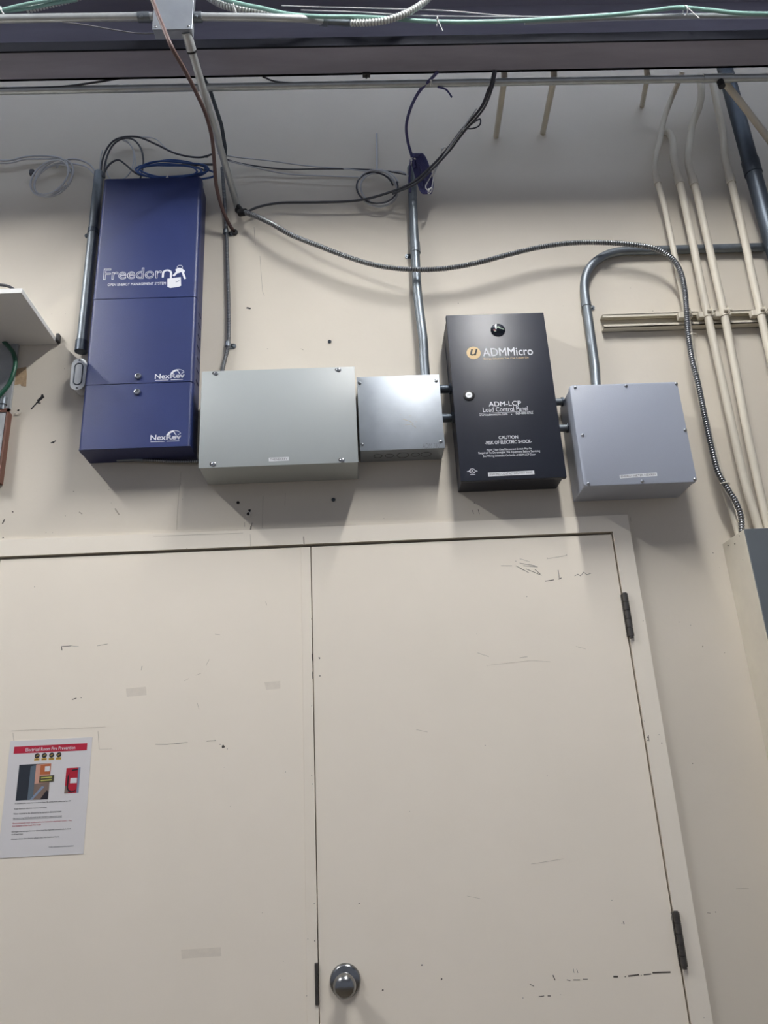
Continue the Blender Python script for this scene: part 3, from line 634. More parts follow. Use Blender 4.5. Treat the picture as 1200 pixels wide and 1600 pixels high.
pipes = [
 ('thin painted pipe kinked at its top, running behind the black-and-silver armoured cable', 0.0098, px((1066, 112, 0.16), (1060, 128, 0.13), (1050, 152, 0.085), (1038, 185, 0.055), (1031, 220, 0.048))+[vp(1.126, 2.06), vp(1.130, 1.9), vp(1.130, 1.8), vp(1.128, 1.6), vp(1.125, 1.43), vp(1.118, 1.28), vp(1.113, 1.15), vp(1.116, 1.0), vp(1.124, 0.85), vp(1.135, 0.72), vp(1.139, 0.6545)]),
 ('painted pipe with a wall elbow near its top, second from the armoured cable', 0.0128, px((1035, 209, -0.01), (1041, 206, 0.012), (1047, 210, 0.035), (1052, 224, 0.047))+[vp(1.203, 2.10), vp(1.204, 1.95), vp(1.203, 1.8), vp(1.199, 1.6), vp(1.196, 1.43), vp(1.195, 1.2), vp(1.193, 0.95), vp(1.194, 0.82), vp(1.201, 0.72), vp(1.205, 0.6545)]),
 ('painted pipe with an S-shaped offset under the beam, between two straighter pipes', 0.0128, px((1093, 118, 0.12), (1096, 140, 0.11), (1093, 165, 0.085), (1082, 195, 0.058), (1078, 222, 0.05))+[vp(1.252, 2.08), vp(1.257, 1.95), vp(1.256, 1.8), vp(1.254, 1.6), vp(1.252, 1.43), vp(1.245, 1.2), vp(1.238, 1.05), vp(1.234, 0.85), vp(1.232, 0.6545)]),
 ('straight painted pipe nearest the thick dark riser', 0.0128, px((1112, 118, 0.10), (1120, 160, 0.085), (1130, 210, 0.06))+[vp(1.392, 2.10), vp(1.391, 1.95), vp(1.388, 1.8), vp(1.381, 1.6), vp(1.376, 1.43), vp(1.370, 1.2), vp(1.365, 0.9), vp(1.365, 0.6545)])]
for k, (lb, r, cp) in enumerate(pipes):
    t = thing('painted_conduit', lb, 'conduit', cp[-1], 'painted pipes on the strut channel')
    sm = smooth_path(cp, 6)
    bm = nb(); tube(bm, sm, r, 16); obj('pipe', bm, 'painted_pipe', t, 60)
    xs = [p for p in sm if abs(p.z-(CAM_Z+1.437)) < 0.05]; pstrap(t, xs[len(xs)//2].x, r)
    zt = at(1100, 290, 0.05).z
    cs = min(sm, key=lambda p: abs(p.z-zt-0.02))
    coupling(t, cs, Vector((0, 0, 1)), r+0.0028, 0.018)
# diagonal pipe under the beam
bm = nb(); tube(bm, px((1120, 120, 0.30), (1135, 132, 0.28), (1165, 170, 0.22), (1200, 216, 0.15), (1240, 270, 0.07)), 0.0115, 16)
tag(obj('diagonal_conduit', bm, 'painted_pipe', origin=at(1200, 216, 0.15), smooth=60), 'pale pipe slanting down from the beam above the thick dark riser', 'conduit')
# stubs from the beam into the wall
for (p0, p1, r, lb) in (((789, 119, 0.325), (775, 213, 0.0), 0.0105, 'grey pipe stub entering the wall, nearest the black data cables'), ((867, 116, 0.325), (848, 208, 0.0), 0.0105, 'grey pipe stub entering the wall, next to the one by the black cables'), ((1013, 112, 0.325), (1003, 165, 0.0), 0.0090, 'short grey pipe stub entering the wall close to the painted pipes')):
    a, b = at(*p0), at(*p1); b = b+(b-a)*0.03
    bm = nb(); tube(bm, smooth_path([a+Vector((0, 0.004, 0.20)), a+Vector((0, 0.002, 0.06)), a+Vector((0, 0.012, 0.0)), a.lerp(b, 0.15), b], 5), r, 14)
    tag(obj('pipe_stub', bm, 'painted_pipe', origin=b, smooth=40), lb, 'pipe')

# armoured cables
t = thing('armoured_cable', 'long black-and-silver armoured cable looping over the bent conduit to the panelboard', 'cable', at(1157, 830, 0.05))
cp = px((379, 331, 0.045), (400, 338, 0.06), (425, 350, 0.07), (455, 367, 0.072), (500, 385, 0.072), (545, 402, 0.072), (590, 415, 0.072), (640, 421, 0.073), (690, 420, 0.073), (740, 412, 0.072), (790, 399, 0.072), (840, 387, 0.07), (890, 380, 0.07), (940, 379, 0.07), (985, 382, 0.072), (1022, 388, 0.075), (1048, 402, 0.078), (1063, 424, 0.080), (1070, 455, 0.082), (1073, 490, 0.084), (1075, 520, 0.082), (1081, 560, 0.08), (1092, 605, 0.08), (1101, 650, 0.08), (1112, 700, 0.08), (1122, 738, 0.08), (1136, 762, 0.08), (1150, 785, 0.078), (1158, 808, 0.074), (1159, 832, 0.068))
bm = nb(); armour(bm, cp, 0.0092); obj('sheath', bm, ['armor', 'groove'], t, 50)
bm = nb(); tube(bm, [cp[0]+Vector((-0.012, 0.01, 0.004)), cp[0]+Vector((0.012, -0.003, -0.004))], 0.0125, 10); obj('connector', bm, 'rubber', t, 40)
for (q, D, a) in (((1080, 524), 0.081, 1.3), ((1130, 756), 0.08, 0.9)):
    c = at(*q, D); bm = nb(); d = Vector((math.cos(0.1), 0, math.sin(0.1)))
    tube(bm, [c-d*0.012+Vector((0, -0.006, 0)), c+Vector((0, -0.012, 0)), c+d*0.016+Vector((0, -0.004, 0)), c+d*0.026+Vector((0, 0.014, 0))], 0.002, 6); obj('cable_tie', bm, 'painted_pipe', t, 60)
t = thing('armoured_cable', 'thin armoured cable dropping between the navy cabinet and the brown cable to the grey box', 'cable', at(348, 580, 0.02))
cp = px((347, 262, 0.03), (350, 300, 0.02), (353, 345, 0.014), (355, 400, 0.014), (356.5, 450, 0.014), (357.5, 500, 0.014), (356.5, 540, 0.014), (352, 560, 0.018), (348, 577, 0.03))
cp.append(Vector((cp[-1].x-0.004, -0.04, CAM_Z+1.23)))
bm = nb(); armour(bm, cp, 0.0068, 0.0060); obj('sheath', bm, ['armor', 'groove'], t, 50)
for p, s_ in (((356, 538), 1), ((353, 362), 1)): clip(t, at(*p, 0.014), 0.0068, s_, 'galv', 'strap')
t = thing('armoured_cable', 'short armoured cable lying under the navy cabinet, bound for the grey box', 'cable', at(200, 718, 0.02))
cp = px((222, 718.5, 0.016), (245, 719.5, 0.016), (270, 721, 0.016), (300, 721, 0.016), (325, 720, 0.016))
bm = nb(); armour(bm, cp, 0.0062, 0.0055); obj('sheath', bm, ['armor', 'groove'], t, 50)
bm = nb(); tube(bm, px((183, 718.5, 0.014), (202, 718, 0.015), (203, 717.5, 0.016), (224, 718.5, 0.016)), 0.0065, 14); obj('connector', bm, 'galv', t, 40)

# ---------------------------------------------------------------- right panelboard
D = 0.14
bm = nb()
t = thing('panelboard', 'dark grey panelboard with beige painted side, set at the foot of the painted pipes', 'electrical panel', (1.108, 0, 0.4))
bm = nb(); bx(bm, 1.108, 1.75, -(D-0.004), -0.0005, 0.4, CAM_Z+0.654, 0.001, 1); obj('tub', bm, 'painted_pipe', t)
bm = nb(); bx(bm, 1.110, 1.75, -D, -(D-0.004), 0.4, CAM_Z+0.655, 0.001, 1); obj('front_cover', bm, 'panel', t)

for (zz_, yy_, r_) in ((0.632, 0.075, 2.2), (0.640, 0.035, 2.6), (0.575, 0.10, 1.2), (0.645, 0.11, 1.8)):
    bm = nb(); tube(bm, [Vector((1.1076, -yy_, CAM_Z+zz_)), Vector((1.1082, -yy_, CAM_Z+zz_-0.002))], r_*0.001, 7); obj('paint_chip', bm, 'scuff', t)
# ---------------------------------------------------------------- shelf and box on the left
shz = CAM_Z+1.432
t = thing('wall_shelf', 'white melamine wall shelf end with a black cable lying on it', 'shelf', (-0.96, 0, shz))
bm = nb(); bx(bm, -1.75, -0.9585, -0.278, -0.0005, shz-0.0005, shz+0.0165, 0.0006, 1); obj('board', bm, 'shelf', t)
bm = nb(); a = at(92, 526, 0.01); bx(bm, a.x-0.006, a.x+0.004, -0.02, -0.001, shz+0.002, shz+0.030, 0.001, 1); obj('bracket', bm, 'rubber', t)
bm = nb(); tube(bm, smooth_path([Vector((-1.5, -0.2, shz+0.06)), Vector((-1.15, -0.255, shz+0.050)), Vector((-1.03, -0.262, shz+0.042)), Vector((-0.99, -0.255, shz+0.026)), Vector((-0.985, -0.20, shz+0.022)), Vector((-1.10, -0.10, shz+0.022))], 8), 0.0045, 8)
tag(obj('shelf_cable', bm, 'cableK', origin=(-1.0, -0.25, shz+0.03), smooth=60), 'black cable lying along the white shelf edge', 'cable')
# pale equipment board below the shelf
bm = nb(); a = at(14, 545, 0.004); b = at(8, 636, 0.004); bx(bm, -1.6, -1.080, -0.012, -0.0005, b.z-0.01, a.z+0.03, 0.001, 1)
bb = tag(obj('backing_board', bm, 'board', origin=(-1.1, 0, b.z)), 'pale grey backing board behind the green cable under the shelf', 'board')
t = thing('green_cable', 'green earth cable curling down beneath the white shelf', 'cable', at(20, 575, 0.06))
bm = nb(); cable(bm, px((6, 534, 0.02), (13, 541, 0.03), (21, 552, 0.045), (24, 568, 0.055), (20, 586, 0.06), (12, 603, 0.06), (-8, 626, 0.06)), 0.0070, 10, 10); obj('jacket', bm, 'cableGreen', t, 60)
# brown-edged enclosure
c = at(14, 638, 0.035); ez1 = c.z; ex1 = c.x
t = thing('brown_edged_enclosure', 'grey enclosure with a reddish brown edge cut off below the backing board', 'box', (ex1, 0, ez1-0.25))
bm = nb(); bx(bm, -1.6, ex1-0.004, -0.031, -0.0005, ez1-0.246, ez1-0.004, 0.001, 1); obj('body', bm, 'brick', t)
bm = nb(); bx(bm, -1.6, ex1, -0.035, -0.029, ez1-0.012, ez1); bx(bm, ex1-0.006, ex1, -0.035, -0.029, ez1-0.25, ez1); obj('frame', bm, 'brick', t)
bm = nb(); bx(bm, -1.6, ex1-0.009, -0.0325, -0.030, ez1-0.25, ez1-0.012); obj('face', bm, 'board', t, label='grey enclosure face')
c = at(5, 627, 0.03); bm = nb(); tube(bm, [c+Vector((0, 0, -0.012)), c+Vector((0, 0, 0.012))], 0.0125, 14); tube(bm, [c+Vector((0, 0, -0.03)), c+Vector((0, 0, 0.006))], 0.009, 12)
tag(obj('conduit_fitting', bm, 'galv', origin=c, smooth=40), 'small grey fitting on top of the brown-edged enclosure', 'conduit fitting')

# ---------------------------------------------------------------- conduits at the beam
t = thing('horizontal_conduit', 'long thin galvanised conduit level just under the dark beam', 'conduit', at(600, 131, 0.32))
a = at(-60, 143.3, 0.32); b = at(1260, 120.2, 0.32)
bm = nb(); tube(bm, [a, at(600, 131.6, 0.32), b], 0.0118, 16); obj('pipe', bm, 'emt_light', t, 40)
for p in ((1121, 122.3),):
    c = at(*p, 0.32); bm = nb(); tube(bm, [c-Vector((0.05, 0, 0)), c+Vector((0.05, 0, 0))], 0.0140, 16); obj('coupling', bm, 'emt_light', t, 40)
    bm = nb(); tube(bm, [c+Vector((0.006, 0, -0.013)), c+Vector((0.008, 0, -0.038))], 0.011, 12); obj('bolt', bm, 'rubber', t, 40)
c = at(572, 117, 0.34); bm = nb(); bx(bm, c.x-0.012, c.x+0.012, -0.362, -0.346, zb-0.006, zb-0.0001); tube(bm, [Vector((c.x, -0.352, zb-0.013)), Vector((c.x, -0.352, zb))], 0.004, 8)
obj('beam_clip', bm, 'rubber', t)
bm = nb(); cable(bm, px((-40, 139, 0.33), (80, 136.5, 0.33), (140, 130, 0.335), (195, 121, 0.345)), 0.0032); cable(bm, px((410, 120, 0.345), (445, 129, 0.33), (560, 129, 0.325), (700, 126, 0.325), (900, 123, 0.325), (1240, 116, 0.325)), 0.0028)
tag(obj('control_cable', bm, 'cableK', origin=at(445, 129, 0.33), smooth=60), 'black cable resting along the thin conduit beneath the beam', 'cable')

# junction box on the beam
t = thing('junction_box', 'galvanised junction box on the beam face where the slanting conduit starts', 'box', at(265, 45, 0.47))
c0 = at(239, 46, 0.555); c1 = at(299, 48, 0.555)
bm = nb(); bx(bm, c0.x, c1.x, -0.553, -0.522, c0.z, c0.z+0.26, 0.002, 1); obj('body', bm, 'galv_sheet', t)
bm = nb(); bx(bm, c0.x-0.002, c1.x+0.002, -0.556, -0.553, c0.z-0.002, c0.z+0.262, 0.0008, 1); obj('cover', bm, 'galv_sheet', t)
for p in ((243, 42), (294.5, 41)):
    q = at(*p, 0.556); screw(t, q.x, q.z, 0.556, 0.0045)
# level conduits either side of the junction box
yz = at(150, 28, 0.48).z
t = thing('horizontal_conduit', 'galvanised conduit entering the beam junction box from the navy cabinet side', 'conduit', (-0.6, -0.48, yz))
bm = nb(); tube(bm, [at(-60, 30.5, 0.538), at(120, 27.5, 0.538), at(240, 26, 0.538)], 0.0118, 16); obj('pipe', bm, 'emt_light', t, 40)
c = at(223, 27, 0.538); bm = nb(); tube(bm, [c-Vector((0.014, 0, 0)), c+Vector((0.022, 0, 0))], 0.0148, 14); lathe(bm, c.x, c.z-0.012, [(0.005, 0.550), (0.004, 0.554), (0, 0.555)], 10); obj('connector', bm, 'galv', t, 40)
t = thing('horizontal_conduit', 'galvanised conduit leaving the beam junction box towards the pale flexible conduit', 'conduit', at(400, 26, 0.48))
bm = nb(); tube(bm, [at(299, 26, 0.538), at(400, 27, 0.53), at(470, 29, 0.51), at(508, 33, 0.48)], 0.0112, 16); obj('pipe', bm, 'emt_light', t, 40)
bm = nb(); tube(bm, [at(500, 33, 0.48), at(512, 34, 0.48)], 0.0145, 14); tube(bm, [at(512, 34, 0.48), at(547, 36.5, 0.48)], 0.0100, 14); obj('connector', bm, 'galv', t, 40)
c = at(306, 27, 0.538); bm = nb(); tube(bm, [c-Vector((0.012, 0, 0)), c+Vector((0.018, 0, 0))], 0.0148, 14); lathe(bm, c.x+0.004, c.z-0.013, [(0.005, 0.550), (0.004, 0.554), (0, 0.555)], 10); obj('connector', bm, 'galv', t, 40)
t = thing('horizontal_conduit', 'pale conduit running level along the beam beneath the teal cable', 'conduit', at(1080, 26, 0.475))
bm = nb(); tube(bm, [at(820, 34, 0.475), at(960, 28, 0.475), at(1080, 25.5, 0.475), at(1260, 24, 0.475)], 0.0085, 14); obj('pipe', bm, 'emt_light', t, 40)

# pale flexible conduits
for pts, lb in ((((41, 15.5, 0.50), (60, 11, 0.50), (85, 5, 0.50), (120, -4, 0.51), (160, -18, 0.52)), 'ribbed pale flexible conduit crossing the beam above the navy cabinet'),
                (((548, 36, 0.49), (575, 35.5, 0.50), (600, 32.5, 0.505), (622, 26, 0.51), (640, 18, 0.51), (658, 7, 0.51), (672, -5, 0.51), (685, -20, 0.51)), 'ribbed pale flexible conduit curving up from a connector over the beam middle'),
                (((318, -10, 0.50), (332, 0, 0.50), (350, 9, 0.50), (372, 14, 0.50), (400, 17.5, 0.495), (425, 22, 0.49)), 'ribbed pale flexible conduit beside the junction box under the teal cable')):
    t = thing('flexible_conduit', lb, 'conduit', at(*pts[0]))
    bm = nb(); armour(bm, px(*pts), 0.0105, 0.0095, 12); obj('sheath', bm, ['armor_pale', 'cableG'], t, 50)
# teal cables
t = thing('teal_cable', 'pale teal cable draped along the beam on the navy cabinet side', 'cable', at(40, 8, 0.52))
bm = nb(); cable(bm, px((-50, 22, 0.51), (0, 16, 0.51), (30, 9, 0.515), (60, 3, 0.52), (110, -5, 0.52), (170, -14, 0.52)), 0.0055); cable(bm, px((-50, 12, 0.50), (0, 17.5, 0.50), (40, 14, 0.505), (80, 6, 0.51), (120, 0, 0.51)), 0.005); obj('jacket', bm, 'cableT', t, 60)
t = thing('teal_cable', 'long pale teal cable sagging along the beam from the junction box', 'cable', at(700, 33, 0.52))
bm = nb(); cable(bm, px((318, -16, 0.52), (345, -3, 0.52), (380, 7, 0.52), (410, 13, 0.52), (450, 22, 0.515), (500, 26, 0.51), (560, 26.5, 0.50), (610, 29, 0.495), (660, 33, 0.49), (720, 34.5, 0.49), (800, 33, 0.49), (880, 28.5, 0.49), (950, 24, 0.495), (1010, 18, 0.50), (1060, 12, 0.50), (1110, 16, 0.50), (1160, 21, 0.50), (1240, 22, 0.50)), 0.0062, 10, 10); obj('jacket', bm, 'cableT', t, 60)
bm = nb(); cable(bm, px((440, 9, 0.50), (500, 11, 0.50), (600, 13.5, 0.50), (700, 17, 0.49), (780, 24, 0.48), (860, 26, 0.48), (950, 21, 0.48)), 0.0018); cable(bm, px((470, 16, 0.50), (560, 19, 0.50), (640, 24, 0.49), (740, 26, 0.48), (840, 26, 0.48)), 0.0018)
tag(obj('thin_wires', bm, 'cableW', origin=at(600, 14, 0.5), smooth=60), 'two thin pale wires strung above the long teal cable', 'wire')
bm = nb(); cable(bm, px((98, 35, 0.485), (110, 36, 0.487), (140, 40, 0.48), (180, 47, 0.475), (215, 52, 0.47), (245, 52, 0.47), (290, 50, 0.47)), 0.0018)
tag(obj('loose_wire', bm, 'cableG', origin=at(180, 47, 0.475), smooth=60), 'loose grey wire drooping beneath the level conduit near the junction box', 'wire')
for (q, D, ang, tail, lb) in (((683, 33), 0.49, 0.05, 0.05, 'white cable tie round the teal cable at the beam middle'), ((1071, 16), 0.50, -0.25, 0.05, 'white cable tie round the teal cable above the painted pipes'), ((366, 12), 0.51, 0.0, 0.055, 'white cable tie hanging beside the junction box flexible conduit'), ((4, 18), 0.51, -0.2, 0.05, 'white cable tie on the teal cable above the shelf'), ((673, 128), 0.325, 0.1, 0.02, 'white cable tie holding the purple cable to the thin conduit')):
    o = tie(q, D, None, ang+math.pi*0.0, 0.013, tail); bm_c = at(*q, D)
    tag(o, lb, 'cable tie')

# slanting conduit, second conduit behind it, brown cable
t = thing('slanting_conduit', 'galvanised conduit slanting from the junction box down to the wall', 'conduit', at(372, 325, 0.0))
cp = px((291, 49, 0.475), (302, 82, 0.42), (316, 128, 0.345), (330, 172, 0.27), (342, 215, 0.20), (352, 250, 0.14), (361, 283, 0.08), (368, 308, 0.035), (372, 326, -0.01))
cp = resample([at(291, 50, 0.540), at(372, 326, -0.01)], 0.05)
bm = nb(); tube(bm, cp, 0.0118, 16); obj('pipe', bm, 'emt_light', t, 60)
bm = nb(); d = (cp[1]-cp[0]).normalized(); tube(bm, [cp[0], cp[0]+d*0.05], 0.0150, 14); tube(bm, [cp[0]+d*0.05, cp[0]+d*0.056], 0.0155, 14, mi=1); obj('connector', bm, ['emt_light', 'groove'], t, 40)
bm = nb(); tube(bm, [at(318, 122, 0.345), at(328, 140, 0.30), at(346, 195, 0.20), at(352, 232, 0.12), at(351, 262, 0.05)], 0.0065, 12)
tag(obj('thin_conduit', bm, 'galv_dark', origin=at(330, 150, 0.3), smooth=60), 'thin dull conduit close behind the slanting conduit', 'conduit')
t = thing('brown_cable', 'brown sheathed cable falling past the junction box into the wall', 'cable', at(366, 363, 0.0))
bm = nb(); cable(bm, px((226, -30, 0.60), (238, 0, 0.59), (252, 35, 0.58), (268, 73, 0.565), (290, 112, 0.48), (308, 148, 0.39), (322, 180, 0.32), (331, 215, 0.26), (335, 255, 0.19), (338, 290, 0.13), (346, 322, 0.08), (356, 346, 0.04), (366, 363, -0.005)), 0.0062, 10, 10); obj('jacket', bm, 'cableR', t, 60)
c = at(366.5, 364, 0); bm = nb(); lathe(bm, c.x, c.z, [(0.012, -0.001), (0.012, 0.006), (0.008, 0.009), (0.005, 0.009)], 18); obj('grommet', bm, 'rubber', t, 40)
o = tie((327, 176), 0.31, None, 1.2, 0.016, 0.0); tag(o, 'white cable tie binding the brown cable to the slanting conduit', 'cable tie')
# black connector knot at the wall hole
c = at(375, 330, 0.0); bm = nb(); lathe(bm, c.x-0.004, c.z+0.004, [(0.014, -0.001), (0.014, 0.004), (0.009, 0.008), (0, 0.010)], 14)
tube(bm, px((372, 322, 0.02), (380, 331, 0.03), (386, 333, 0.04)), 0.0075, 10)
tag(obj('wall_grommet', bm, 'rubber', origin=c, smooth=50), 'black grommet where the slanting conduit meets the wall', 'grommet')

# ---------------------------------------------------------------- data cables
def coil(bm, c, D, rx, rz, n, r, seed, mi=0, wob=0.006, tilt=0.0):
    rd = random.Random(seed); cc = at(*c, D); pts = []
    for k in range(n*24+1):
        a = 2*math.pi*k/24; w = 1+0.06*math.sin(a*0.37+seed)+0.04*math.sin(a*1.3)
        x = math.cos(a)*rx*w; z_ = math.sin(a)*rz*w
        pts.append(cc+Vector((x*math.cos(tilt)-z_*math.sin(tilt)+0.004*math.sin(a*0.21+seed), -wob*math.sin(a*0.5+seed)-0.002*(k/24), x*math.sin(tilt)+z_*math.cos(tilt))))
    tube(bm, pts, r, 7, mi)
t = thing('coiled_cable', 'grey white cable coil hanging on the wall above the shelf', 'cable', at(85, 278, 0.02))
bm = nb(); coil(bm, (82, 280), 0.025, 0.058, 0.080, 3, 0.0034, 1, tilt=-0.5)
cable(bm, px((-40, 246, 0.02), (10, 251, 0.02), (40, 245, 0.02), (75, 244, 0.02), (100, 250, 0.03), (110, 270, 0.03)), 0.0034)
cable(bm, px((-40, 251, 0.02), (10, 255, 0.02), (40, 249, 0.02), (80, 248, 0.02), (96, 246, 0.02)), 0.0030)
cable(bm, px((88, 262, 0.02), (100, 251, 0.02), (120, 249, 0.02), (140, 257, 0.025), (153, 275, 0.022)), 0.0034); cable(bm, px((60, 268, 0.02), (90, 256, 0.02), (115, 256, 0.02), (135, 261, 0.025), (150, 274, 0.022)), 0.0030)
obj('jacket', bm, 'cableW', t, 60)
bm = nb(); c = at(50, 270, 0.02); bx(bm, c.x-0.008, c.x+0.008, -0.028, -0.012, c.z-0.012, c.z+0.012, 0.003, 1); obj('plug', bm, 'cableK', t)
t = thing('data_cables', 'black data cables arching out of the conduit above the navy cabinet', 'cable', at(190, 215, 0.03))
bm = nb()
cable(bm, px((157, 276, 0.025), (160, 250, 0.03), (170, 228, 0.035), (186, 216, 0.035), (215, 214, 0.035), (245, 226, 0.035), (275, 240, 0.04), (310, 246, 0.06), (335, 240, 0.08)), 0.0034)
cable(bm, px((163, 278, 0.03), (164, 256, 0.035), (174, 230, 0.04), (190, 217, 0.04), (208, 218, 0.04), (220, 232, 0.04), (224, 252, 0.04), (221, 272, 0.045), (216, 292, 0.05)), 0.0034)
cable(bm, px((160, 276, 0.03), (170, 258, 0.035), (184, 250, 0.035), (196, 257, 0.035), (215, 272, 0.04), (240, 276, 0.05)), 0.0034)
obj('jacket', bm, 'cableK', t, 60)
bm = nb()
cable(bm, px((156, 275, 0.02), (157, 250, 0.02), (160, 235, 0.025)), 0.0022)
cable(bm, px((166, 252, 0.03), (167, 270, 0.03), (176, 282, 0.03), (192, 280, 0.03), (205, 266, 0.03), (209, 240, 0.03), (200, 222, 0.03), (188, 217, 0.03)), 0.0022)
cable(bm, px((190, 218, 0.03), (205, 228, 0.03), (212, 250, 0.03), (208, 266, 0.03)), 0.0018)
cable(bm, px((200, 214, 0.03), (240, 216, 0.03), (262, 233, 0.03), (290, 243, 0.04), (325, 246, 0.06)), 0.0018)
obj('white_wires', bm, 'cableW', t, 60)
t = thing('blue_cable_coil', 'flattened blue network cable coil on top of the navy cabinet', 'cable', at(270, 270, 0.05))
bm = nb()
for k, (rx_, rz_, dx, dy) in enumerate(((56, 13, 0, 0), (50, 10, -3, 2), (54, 12, 4, -1), (46, 11, -6, 3))):
    cable(bm, [at(268+dx+math.cos(a)*rx_, 265+dy+math.sin(a)*rz_*(1+0.15*math.sin(3*a+k)), 0.05+0.02*math.sin(a+k*0.4)+0.008*k) for a in [2*math.pi*q/16 for q in range(17)]], 0.0034)
cable(bm, px((320, 264, 0.06), (335, 270, 0.09), (330, 277, 0.08), (300, 281, 0.06), (262, 283, 0.05)), 0.0034)
obj('jacket', bm, 'cableB', t, 60); tie((262, 279), 0.085, t, 0.0, 0.010, 0.01)
bm = nb(); cable(bm, px((225, 260, 0.03), (260, 257, 0.03), (300, 258, 0.035), (315, 257, 0.05), (336, 257, 0.10)), 0.004); cable(bm, px((285, 256, 0.03), (310, 262, 0.04), (322, 268, 0.06)), 0.003)
tag(obj('black_patch_cable', bm, 'cableK', origin=at(260, 257, 0.03), smooth=60), 'black patch cable lying behind the blue network coil', 'cable')
t = thing('wall_cables', 'thin grey data cables strung from the slanting conduit to the round coil', 'cable', at(480, 262, 0.02))
bm = nb()
cable(bm, px((340, 240, 0.10), (372, 246, 0.04), (420, 251, 0.02), (480, 259, 0.02), (540, 264, 0.02), (590, 269, 0.025), (625, 268, 0.03), (640, 276, 0.05)), 0.0024)
cable(bm, px((352, 250, 0.06), (400, 262, 0.03), (450, 272, 0.02), (510, 275, 0.02), (560, 277, 0.02)), 0.0024)
obj('white_wires', bm, 'cableW', t, 60)
bm = nb(); cable(bm, px((345, 246, 0.08), (380, 256, 0.03), (440, 264, 0.02), (500, 264, 0.02), (550, 264, 0.02), (600, 267, 0.025), (635, 273, 0.04)), 0.0026); obj('black_wire', bm, 'cableK', t, 60)
t = thing('coiled_cable', 'round grey cable coil hanging from a thin wire beside the centre conduit', 'cable', at(592, 293, 0.03))
bm = nb(); coil(bm, (592, 295), 0.03, 0.066, 0.078, 3, 0.0028, 2, tilt=0.3); obj('jacket', bm, 'cableW', t, 60)
bm = nb(); coil(bm, (588, 294), 0.034, 0.070, 0.074, 1, 0.0032, 5, tilt=0.25); obj('dark_jacket', bm, 'cableK', t, 60)
bm = nb(); cable(bm, px((588.5, 209, 0.004), (589, 240, 0.01), (589, 271, 0.025)), 0.0036); obj('hanging_wire', bm, 'cableW', t, 60)
t = thing('black_data_cables', 'bundle of black data cables sweeping from the beam to the wall grommet', 'cable', at(690, 240, 0.1))
bm = nb()
cp1 = [(772, 108, 0.36), (766, 135, 0.33), (752, 168, 0.26), (722, 203, 0.19), (700, 232, 0.155), (672, 262, 0.13), (645, 285, 0.10), (610, 300, 0.065), (560, 313, 0.045), (500, 316, 0.04), (440, 317, 0.035), (405, 323, 0.035), (384, 332, 0.035)]
cable(bm, px(*cp1), 0.0042, 10); cable(bm, px(*[(x+3, y+3, D+0.006) for x, y, D in cp1[:8]]), 0.0036, 10)
cable(bm, px(*[(x-2, y+1.5, D-0.004) for x, y, D in cp1[1:7]]), 0.0036, 10)
cable(bm, px((722, 206, 0.19), (738, 193, 0.20), (750, 186, 0.20), (749, 196, 0.20), (737, 201, 0.20), (724, 200, 0.19)), 0.0026)
obj('jacket', bm, 'cableK', t, 60)
bm = nb(); cable(bm, px((745, 170, 0.25), (715, 212, 0.185), (690, 248, 0.14), (672, 278, 0.11), (665, 292, 0.10), (672, 300, 0.10)), 0.0020); cable(bm, px((735, 185, 0.23), (700, 232, 0.17), (680, 268, 0.12), (674, 298, 0.10)), 0.0018)
cable(bm, px((640, 288, 0.075), (600, 303, 0.055), (560, 314, 0.04), (500, 318, 0.035), (430, 319, 0.03)), 0.0022)
obj('white_wires', bm, 'cableW', t, 60)
for q, D, a in (((693, 235), 0.15, 0.9), ((726, 204), 0.19, 0.8), ((672, 298), 0.10, 0.8)): tie(q, D, t, a, 0.011, 0.008)
t = thing('purple_cable', 'purple network cable hanging from the beam in a folded bundle on the centre conduit', 'cable', at(658, 262, 0.08))
bm = nb(); cable(bm, px((684, 112, 0.36), (672, 125, 0.335), (655, 143, 0.30), (642, 168, 0.24), (635, 195, 0.18), (637, 220, 0.13), (643, 242, 0.10), (648, 262, 0.08)), 0.0052, 10)
cable(bm, px((684, 136, 0.32), (697, 140, 0.31), (706, 152, 0.29)), 0.003)
for k in range(6):
    o_ = k*2.6
    cable(bm, px((643+o_*0.6, 246, 0.07+0.004*k), (647+o_, 241, 0.08+0.004*k), (656+o_, 258, 0.09), (664+o_*0.9, 284, 0.085), (663+o_*0.8, 301, 0.08), (657+o_*0.8, 297, 0.075), (650+o_*0.7, 276, 0.07), (643+o_*0.6, 250, 0.07+0.004*k)), 0.0036, 8)
cable(bm, px((642, 250, 0.075), (640, 275, 0.075), (641, 300, 0.06)), 0.004)
obj('jacket', bm, 'cableP', t, 60)
tie((643, 252), 0.095, t, 0.2, 0.012, 0.0)

# ---------------------------------------------------------------- screws and anchors left in the wall
for p, r, lb in (((515, 534), 0.0062, 'lone steel screw in bare wall above the two middle boxes'), ((521, 781), 0.0062, 'steel screw in the shade below the wide grey box'), ((372, 785.5), 0.0045, 'dark anchor hole below the near corner of the wide grey box')):
    q = at(*p, 0); bm = nb(); lathe(bm, q.x, q.z, [(r, -0.001), (r, 0.003), (r*0.7, 0.005), (r*0.55, 0.005), (r*0.5, 0.002), (0, 0.002)], 10)
    tag(obj('wall_screw', bm, 'galv_dark' if r > 0.005 else 'rubber', origin=q, smooth=40), lb, 'screw')
q = at(388, 804, 0); bm = nb()
tube(bm, [Vector((q.x+0.006*math.cos(a), -0.004, q.z+0.008*math.sin(a))) for a in [2*math.pi*k/12 for k in range(13)]], 0.0014, 6)
tag(obj('wall_hook', bm, 'plaster', origin=q, smooth=60), 'small pale ring hook below the wide grey box', 'hook')
